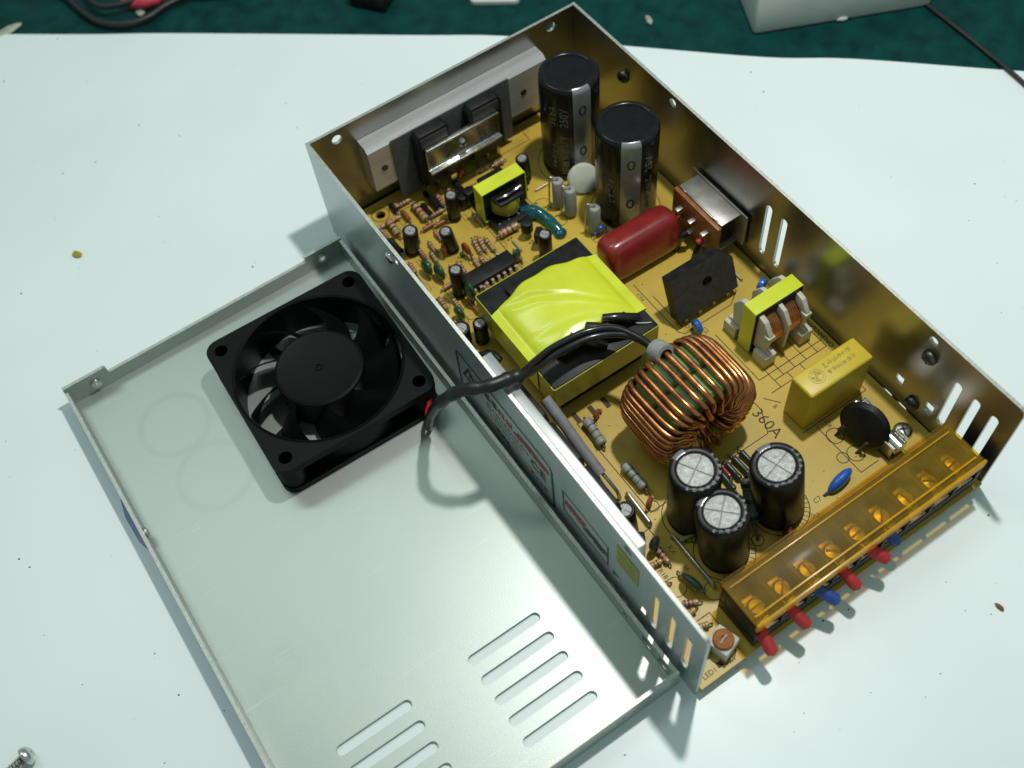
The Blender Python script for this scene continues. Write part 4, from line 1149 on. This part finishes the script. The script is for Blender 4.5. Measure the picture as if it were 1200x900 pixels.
mb = MB(); mb.prism([(cy0 + 1.3, Z0), (cy1 - 1.35, Z0), (cy1 - 1.35, 9.2), (cy0 + 1.3, 9.2)], 0, 1.2, 'cover_steel', yzM(cx0 + .05), holes=[circle(141.5, 5.6, 1.3, 12)], side='edge_steel'); XV(mb, 'flange')
mb = MB(); mb.prism([(cy0 + 1.3, Z0), (cy1 - 1.35, Z0), (cy1 - 1.35, 9.2), (124, 9.2), (124, 8.4), (121, 8.4), (121, 9.2), (cy0 + 1.3, 9.2)], 0, 1.2, 'cover_steel', yzM(cx1 - 1.25), holes=[rect(9.5, 13.5, 2.8, 6.8), rect(17.5, 21.5, 2.8, 6.8), circle(30, 5, 1.3, 10)], side='edge_steel'); XV(mb, 'flange')
for p, rt in (((-102.7, cy1 - 1.3, 5.6), (R_(90), 0, 0)), ((-11.2, cy1 - 1.3, 5.6), (R_(90), 0, 0)), ((cx0 + 1.3, 141.5, 5.6), (0, R_(90), 0))):
    mb = MB(); mb.lathe([(1.3, -.6), (1.3, .9), (1.9, .8), (2.0, .1), (1.5, -.1)], 'nickel', 18)
    part('threaded_insert', mb, cv, (p[0] - CO[0], p[1] - CO[1], p[2]), rt)
mb = MB(); mb.prism([(-113.1, 138), (-113.1, 163), (-114.6, 161), (-115.9, 154), (-115.6, 143), (-114.4, 139)], .08, .22, 'blue_film'); XV(mb, 'protective_film', 'strip of blue protective film sticking out under the outer edge')
mb = MB(); mb.prism([(-113.1, 12), (-113.1, 137), (-113.7, 137), (-114.0, 60), (-113.8, 12)], .08, .22, 'blue_film'); XV(mb, 'protective_film')
mb = MB(); mb.prism([(8, .4), (203, .4), (203, 7.5), (8, 7.5)], 0, .10, 'blue_film', yzM(cx0 - .1)); XV(mb, 'protective_film')

# ------------------------------------------------------------------ cooling fan
FO = (-36.6, 156.2, Z1 + 0.05)
fan = thing('cooling_fan', 'square black plastic cooling fan resting on the steel cover', 'fan', FO, (0, 0, R_(-1.5)))
FT = 15.5
def plate_out(r): return rrect(-30, 30, -30, 30, r, 7)
hp = [(s * 25, t * 25) for s in (-1, 1) for t in (-1, 1)]
mb = MB()
mb.prism(plate_out(5), FT - 3.2, FT, 'fan_plastic', holes=[circle(0, 0, 28.4, 72)] + [circle(x, y, 2.3, 18) for x, y in hp])
mb.prism(plate_out(5), 0, 2.8, 'fan_plastic', holes=[circle(0, 0, 28.4, 72)] + [circle(x, y, 2.3, 18) for x, y in hp])
mb.lathe([(28.4, 2.7), (28.4, FT - 3.1), (29.6, FT - 3.1), (29.6, 2.7)], 'fan_plastic', 72)
for x, y in hp:
    mb.lathe([(2.3, 2.7), (4.6, 2.7), (4.6, FT - 3.1), (2.3, FT - 3.1), (2.3, 2.7)], 'fan_plastic', 20, Matrix.Translation((x, y, 0)))
fr = part('frame', mb, fan, ang=30)
mb = MB()
mb.lathe([(28.4, FT + .02), (29.0, FT + .5), (29.4, FT + .02)], 'fan_plastic', 72); part('rim', mb, fr)
for k in range(4):
    a = R_(20 + 90 * k)
    mb = MB(); mb.prism([(12, -1.3), (28.6, -1.3), (28.6, 1.3), (12, 1.3)], .4, 2.4, 'fan_plastic', Matrix.Rotation(a, 4, 'Z')); part('strut', mb, fan)
mb = MB(); mb.lathe([(1e-3, .3), (14.5, .3), (14.5, 3), (1e-3, 3)], 'fan_plastic', 40); part('motor_base', mb, fan)
mb = MB(); mb.lathe([(15.2, 3.4), (15.4, FT - 1.6), (15.0, FT - .9), (14.2, FT - .5), (13.9, FT - .62), (1.5, FT - .62), (1.4, FT - .3), (.9, FT - .3), (.8, FT - .9), (1e-3, FT - .9)], 'fan_plastic', 56)
rotor = part('rotor_hub', mb, fan, ang=30)
b = MB()
nu, nv = 12, 6
top, bot = [], []
for i in range(nu + 1):
    r = 14.8 + (27.6 - 14.8) * i / nu
    for j in range(nv + 1):
        v = j / nv
        th_ = 0.42 * ((r - 14.8) / 12.8) ** 1.2 - (0.40 + .02 * (r - 14.8) / 12.8) * v ** .8
        z = FT - 1.6 - 10.4 * v
        top.append((r * math.cos(th_), r * math.sin(th_), z)); 
        th2 = th_ - 0.6 / r
        bot.append((r * math.cos(th2), r * math.sin(th2), z - .75))
nn = len(top); w = nv + 1
fs = []
for i in range(nu):
    for j in range(nv):
        q = (i * w + j, i * w + j + 1, (i + 1) * w + j + 1, (i + 1) * w + j)
        fs.append(q[::-1]); fs.append(tuple(nn + t for t in q))
for i in range(nu):
    a, c = i * w, (i + 1) * w
    fs.append((a, c, nn + c, nn + a)); a += nv; c += nv; fs.append((c, a, nn + a, nn + c))
for j in range(nv):
    a = nu * w + j; fs.append((a, a + 1, nn + a + 1, nn + a))
b.add(top + bot, fs, 'fan_plastic')
bl = b.mesh('blade', 50)
for k in range(9):
    part('blade', bl, fan, (0, 0, 0), (0, 0, R_(12 + 40 * k)))
FI = Matrix.Translation(Vector(FO)) @ Matrix.Rotation(R_(-1.5), 4, 'Z'); FI.invert()
def fp(p): return tuple(FI @ Vector(p))
mb = MB(); mb.tube([fp(p) for p in [(-17.2, 119.0, 7.5), (-16.9, 118.0, 11), (-16.4, 114.5, 22), (-15.4, 106.2, 40), (-10.8, 100.3, 50), (-4.1, 95.6, 52.2), (2.5, 94.2, 51.8), (6.0, 93.8, 50.6)]], 1.9, 'ptfe_sheath', n=14, sub=9, radii=[1.5, 1.7, 1.8, 1.65, 1.85, 1.7, 1.95, 1.75, 2.05, 1.85, 2.1, 1.9, 2.15, 1.85, 2.1, 2.0, 2.3, 2.05, 2.3, 2.2])
cb = part('cable_sheath', mb, fan, label='black braided sheath arching over the case wall')
mb = MB(); mb.tube([fp(p) for p in [(-11.0, 127.2, 9.5), (-13.0, 124.6, 10.6), (-15.4, 121.8, 11.4), (-16.8, 118.4, 12.5)]], .8, 'wire_red', n=8, sub=4); part('wire', mb, fan, label='red fan wire')
mb = MB(); mb.tube([fp(p) for p in [(-10.0, 126.8, 5), (-12.0, 123.4, 5.6), (-15.4, 120.6, 6.6), (-16.8, 119.4, 9)]], .8, 'wire_black', n=8, sub=4); part('wire', mb, fan)
for k in range(3):
    oz, oy = (0.9, 0.2, -0.9)[k], (1.3, -1.0, 0.4)[k]
    mb = MB(); mb.tube([fp(p) for p in [(5.0, 93.9, 50.6 + oz * .4), (8.3, 95.2 + oy * .6, 47.6 + oz * .5), (15.5, 98.6 + oy, 41.6 + oz), (24.0, 101.8 + oy, 37.0 + oz), (36.0, 101.6 + oy, 35.0 + oz), (44.0, 97.0 + oy, 35.4 + oz), (47.6, 90.0 + oy * .4, 36.8 + oz * .6), (48.5, 84.0, 38.0 + oz * .4), (49.6, 80.5, 37.0)]], 1.15, 'wire_black', n=10, sub=6); part('wire', mb, fan)

# ------------------------------------------------------------------ loose things on the bench
b = MB(); b.lathe([(3.0, 0), (3.0, .6), (2.6, 1.6), (1.5, 2.2), (.5, 2.2), (.4, 1.5), (1e-3, 1.5)], 'nickel', 24)
ls = thing('loose_screw', 'small steel screw lying on the white board at the bottom corner', 'screw', (-171.5, 98.2, 3.0), (0, R_(80), R_(8)))
part('head', b, ls)
b = MB()
pts = []
b.cyl((0, 0, .1), (0, 0, -8.5), 1.35, 'dark_screw', n=14, r1=1.2)
for k in range(7): b.lathe([(1.3, -1 - k * 1.1), (1.75, -1.4 - k * 1.1), (1.3, -1.8 - k * 1.1)], 'nickel', 14)
part('shank', b, ls)
def crumb(name, x, y, r, m, label, cat='crumb', z=0):
    b = MB(); b.blob((0, 0, r[2] * .8), r, m, n=9, jit=min(r) * .28)
    o = part(name, b, None, (x, y, z)); o.rotation_euler = (0, 0, random.uniform(0, 3)); tag(o, label, cat)
    return o
crumb('yellow_crumb', -86.0, 269.0, (2.0, 1.3, .9), 'crumb_yellow', 'tiny yellow crumb alone on the white board behind the cover')
crumb('brown_crumb', 90.2, -31.6, (1.6, .7, .6), 'crumb_brown', 'tiny brown crumb on the white board in front of the terminal block')
crumb('glue_crumb', 166.0, 236.0, (3.0, 1.2, .9), 'crumb_pale', 'pale curled glue crumb on the mat beside the white plastic block', z=MZ)
crumb('glue_crumb', -8.5, 383.0, (2.6, 1.8, 1.0), 'crumb_pale', 'pale glue crumb on the mat beside the black cable loop', z=MZ)
crumb('paper_scrap', -62.0, 411.5, (7.0, 2.6, .7), 'crumb_pale', 'torn pale scrap at the edge of the mat in the top left corner', 'scrap', z=MZ)
mb = MB()
for k in range(300):
    x, y = random.uniform(-180, 240), random.uniform(-60, 400)
    if x * 0.66 + y * .75 > 250 + 20 or (-116 < x < 118 and 0 < y < 220):
        continue
    s = random.choice((.12, .14, .16, .2, .25, .4))
    mb.blob((x, y, 0.02), (s, s * random.uniform(.5, 1), .12), 'speck_dark', n=6)
o = part('dust_specks', mb); tag(o, 'fine dark dust specks scattered over the white board', None, kind='stuff')
# white plastic block
fdir = Vector((67.8, -32.0, 0)).normalized()
bM = Matrix.Translation((194.5, 201.6, MZ)) @ Matrix.Rotation(math.atan2(fdir.y, fdir.x), 4, 'Z')
b = MB(); b.box(0, 76, 0, 24, 0.05, 44, 'milky_block', 1.6, M=None, seg=3); b.blob((38, -.1, 1.2), (2.4, .9, 1.0), 'milky_block', n=10, jit=.1)
o = part('plastic_block', b); o.matrix_world = Matrix.Translation(Vector((194.5, 201.6, MZ)) * S) @ Matrix.Rotation(math.atan2(fdir.y, fdir.x), 4, 'Z')
tag(o, 'milky white plastic block standing on the green mat', 'block')
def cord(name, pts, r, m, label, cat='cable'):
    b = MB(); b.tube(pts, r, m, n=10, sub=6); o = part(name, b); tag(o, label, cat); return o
cord('cord_shadow', [(262, 176, .2), (261.5, 165, .2), (260.8, 148, .2), (259.6, 133, .3), (258.2, 122.5, 1.2), (257, 112, 1.2), (254, 96, 1.2), (250, 78, 1.2)], .9, 'cord_and_shadow_black', 'thin dark shadow of an unseen cord, shaped as a tube across mat and board')  # dark tube laid along a lamp cord's shadow; no cord lies here
cord('cable_loop', [(-38, 430, 2), (-32, 412, 2), (-29.8, 398, 2), (-26, 386, 2), (-17, 377, 2), (-7, 375, 2), (3, 377, 2), (14, 376, 2), (26, 368, 2), (40, 362, 2)], 1.5, 'cord_and_shadow_black', 'black cable curving along the top of the mat under the pink grip')
cord('cable_loop', [(-22, 420, 4), (-24, 404, 4), (-22, 392, 4.5), (-10, 386, 5), (4, 388, 5), (18, 396, 5)], 1.3, 'cord_and_shadow_black', 'black cable crossing in front of the pink grip')
b = MB(); b.tube([(-12, 391, 3), (-8.5, 386.5, 3.2), (-2, 382.5, 3.2), (4, 382, 3)], 3.4, 'pink_grip', n=16, sub=5, radii=[2.0, 2.6, 2.8, 2.4, 1.8])
tag(part('tool_grip', b), 'pink plastic grip at the top edge of the mat', 'grip')
b = MB(); b.box(-5.5, 5.5, -9, 9, 0, 9, 'black_plastic', 1.2); b.lathe([(2.8, 0), (2.8, .5), (1.6, .5), (1.6, .1), (1e-3, .1)], 'slate_body', 20, Matrix.Translation((0, -4, 9)))
o = part('cable_plug', b); o.location = Vector((78.5, 322.5, MZ)) * S; o.rotation_euler = (0, 0, R_(35)); tag(o, 'black plastic plug on the mat behind the case', 'plug')
b = MB(); b.prism(rrect(-11, 11, -6, 6, 2.5), 0, 2.4, 'milky_block', bev=.4)
o = part('white_clip', b); o.location = Vector((123.5, 290.8, MZ)) * S; o.rotation_euler = (0, 0, R_(-38)); tag(o, 'pale flat plastic piece on the mat above the case corner', 'clip')
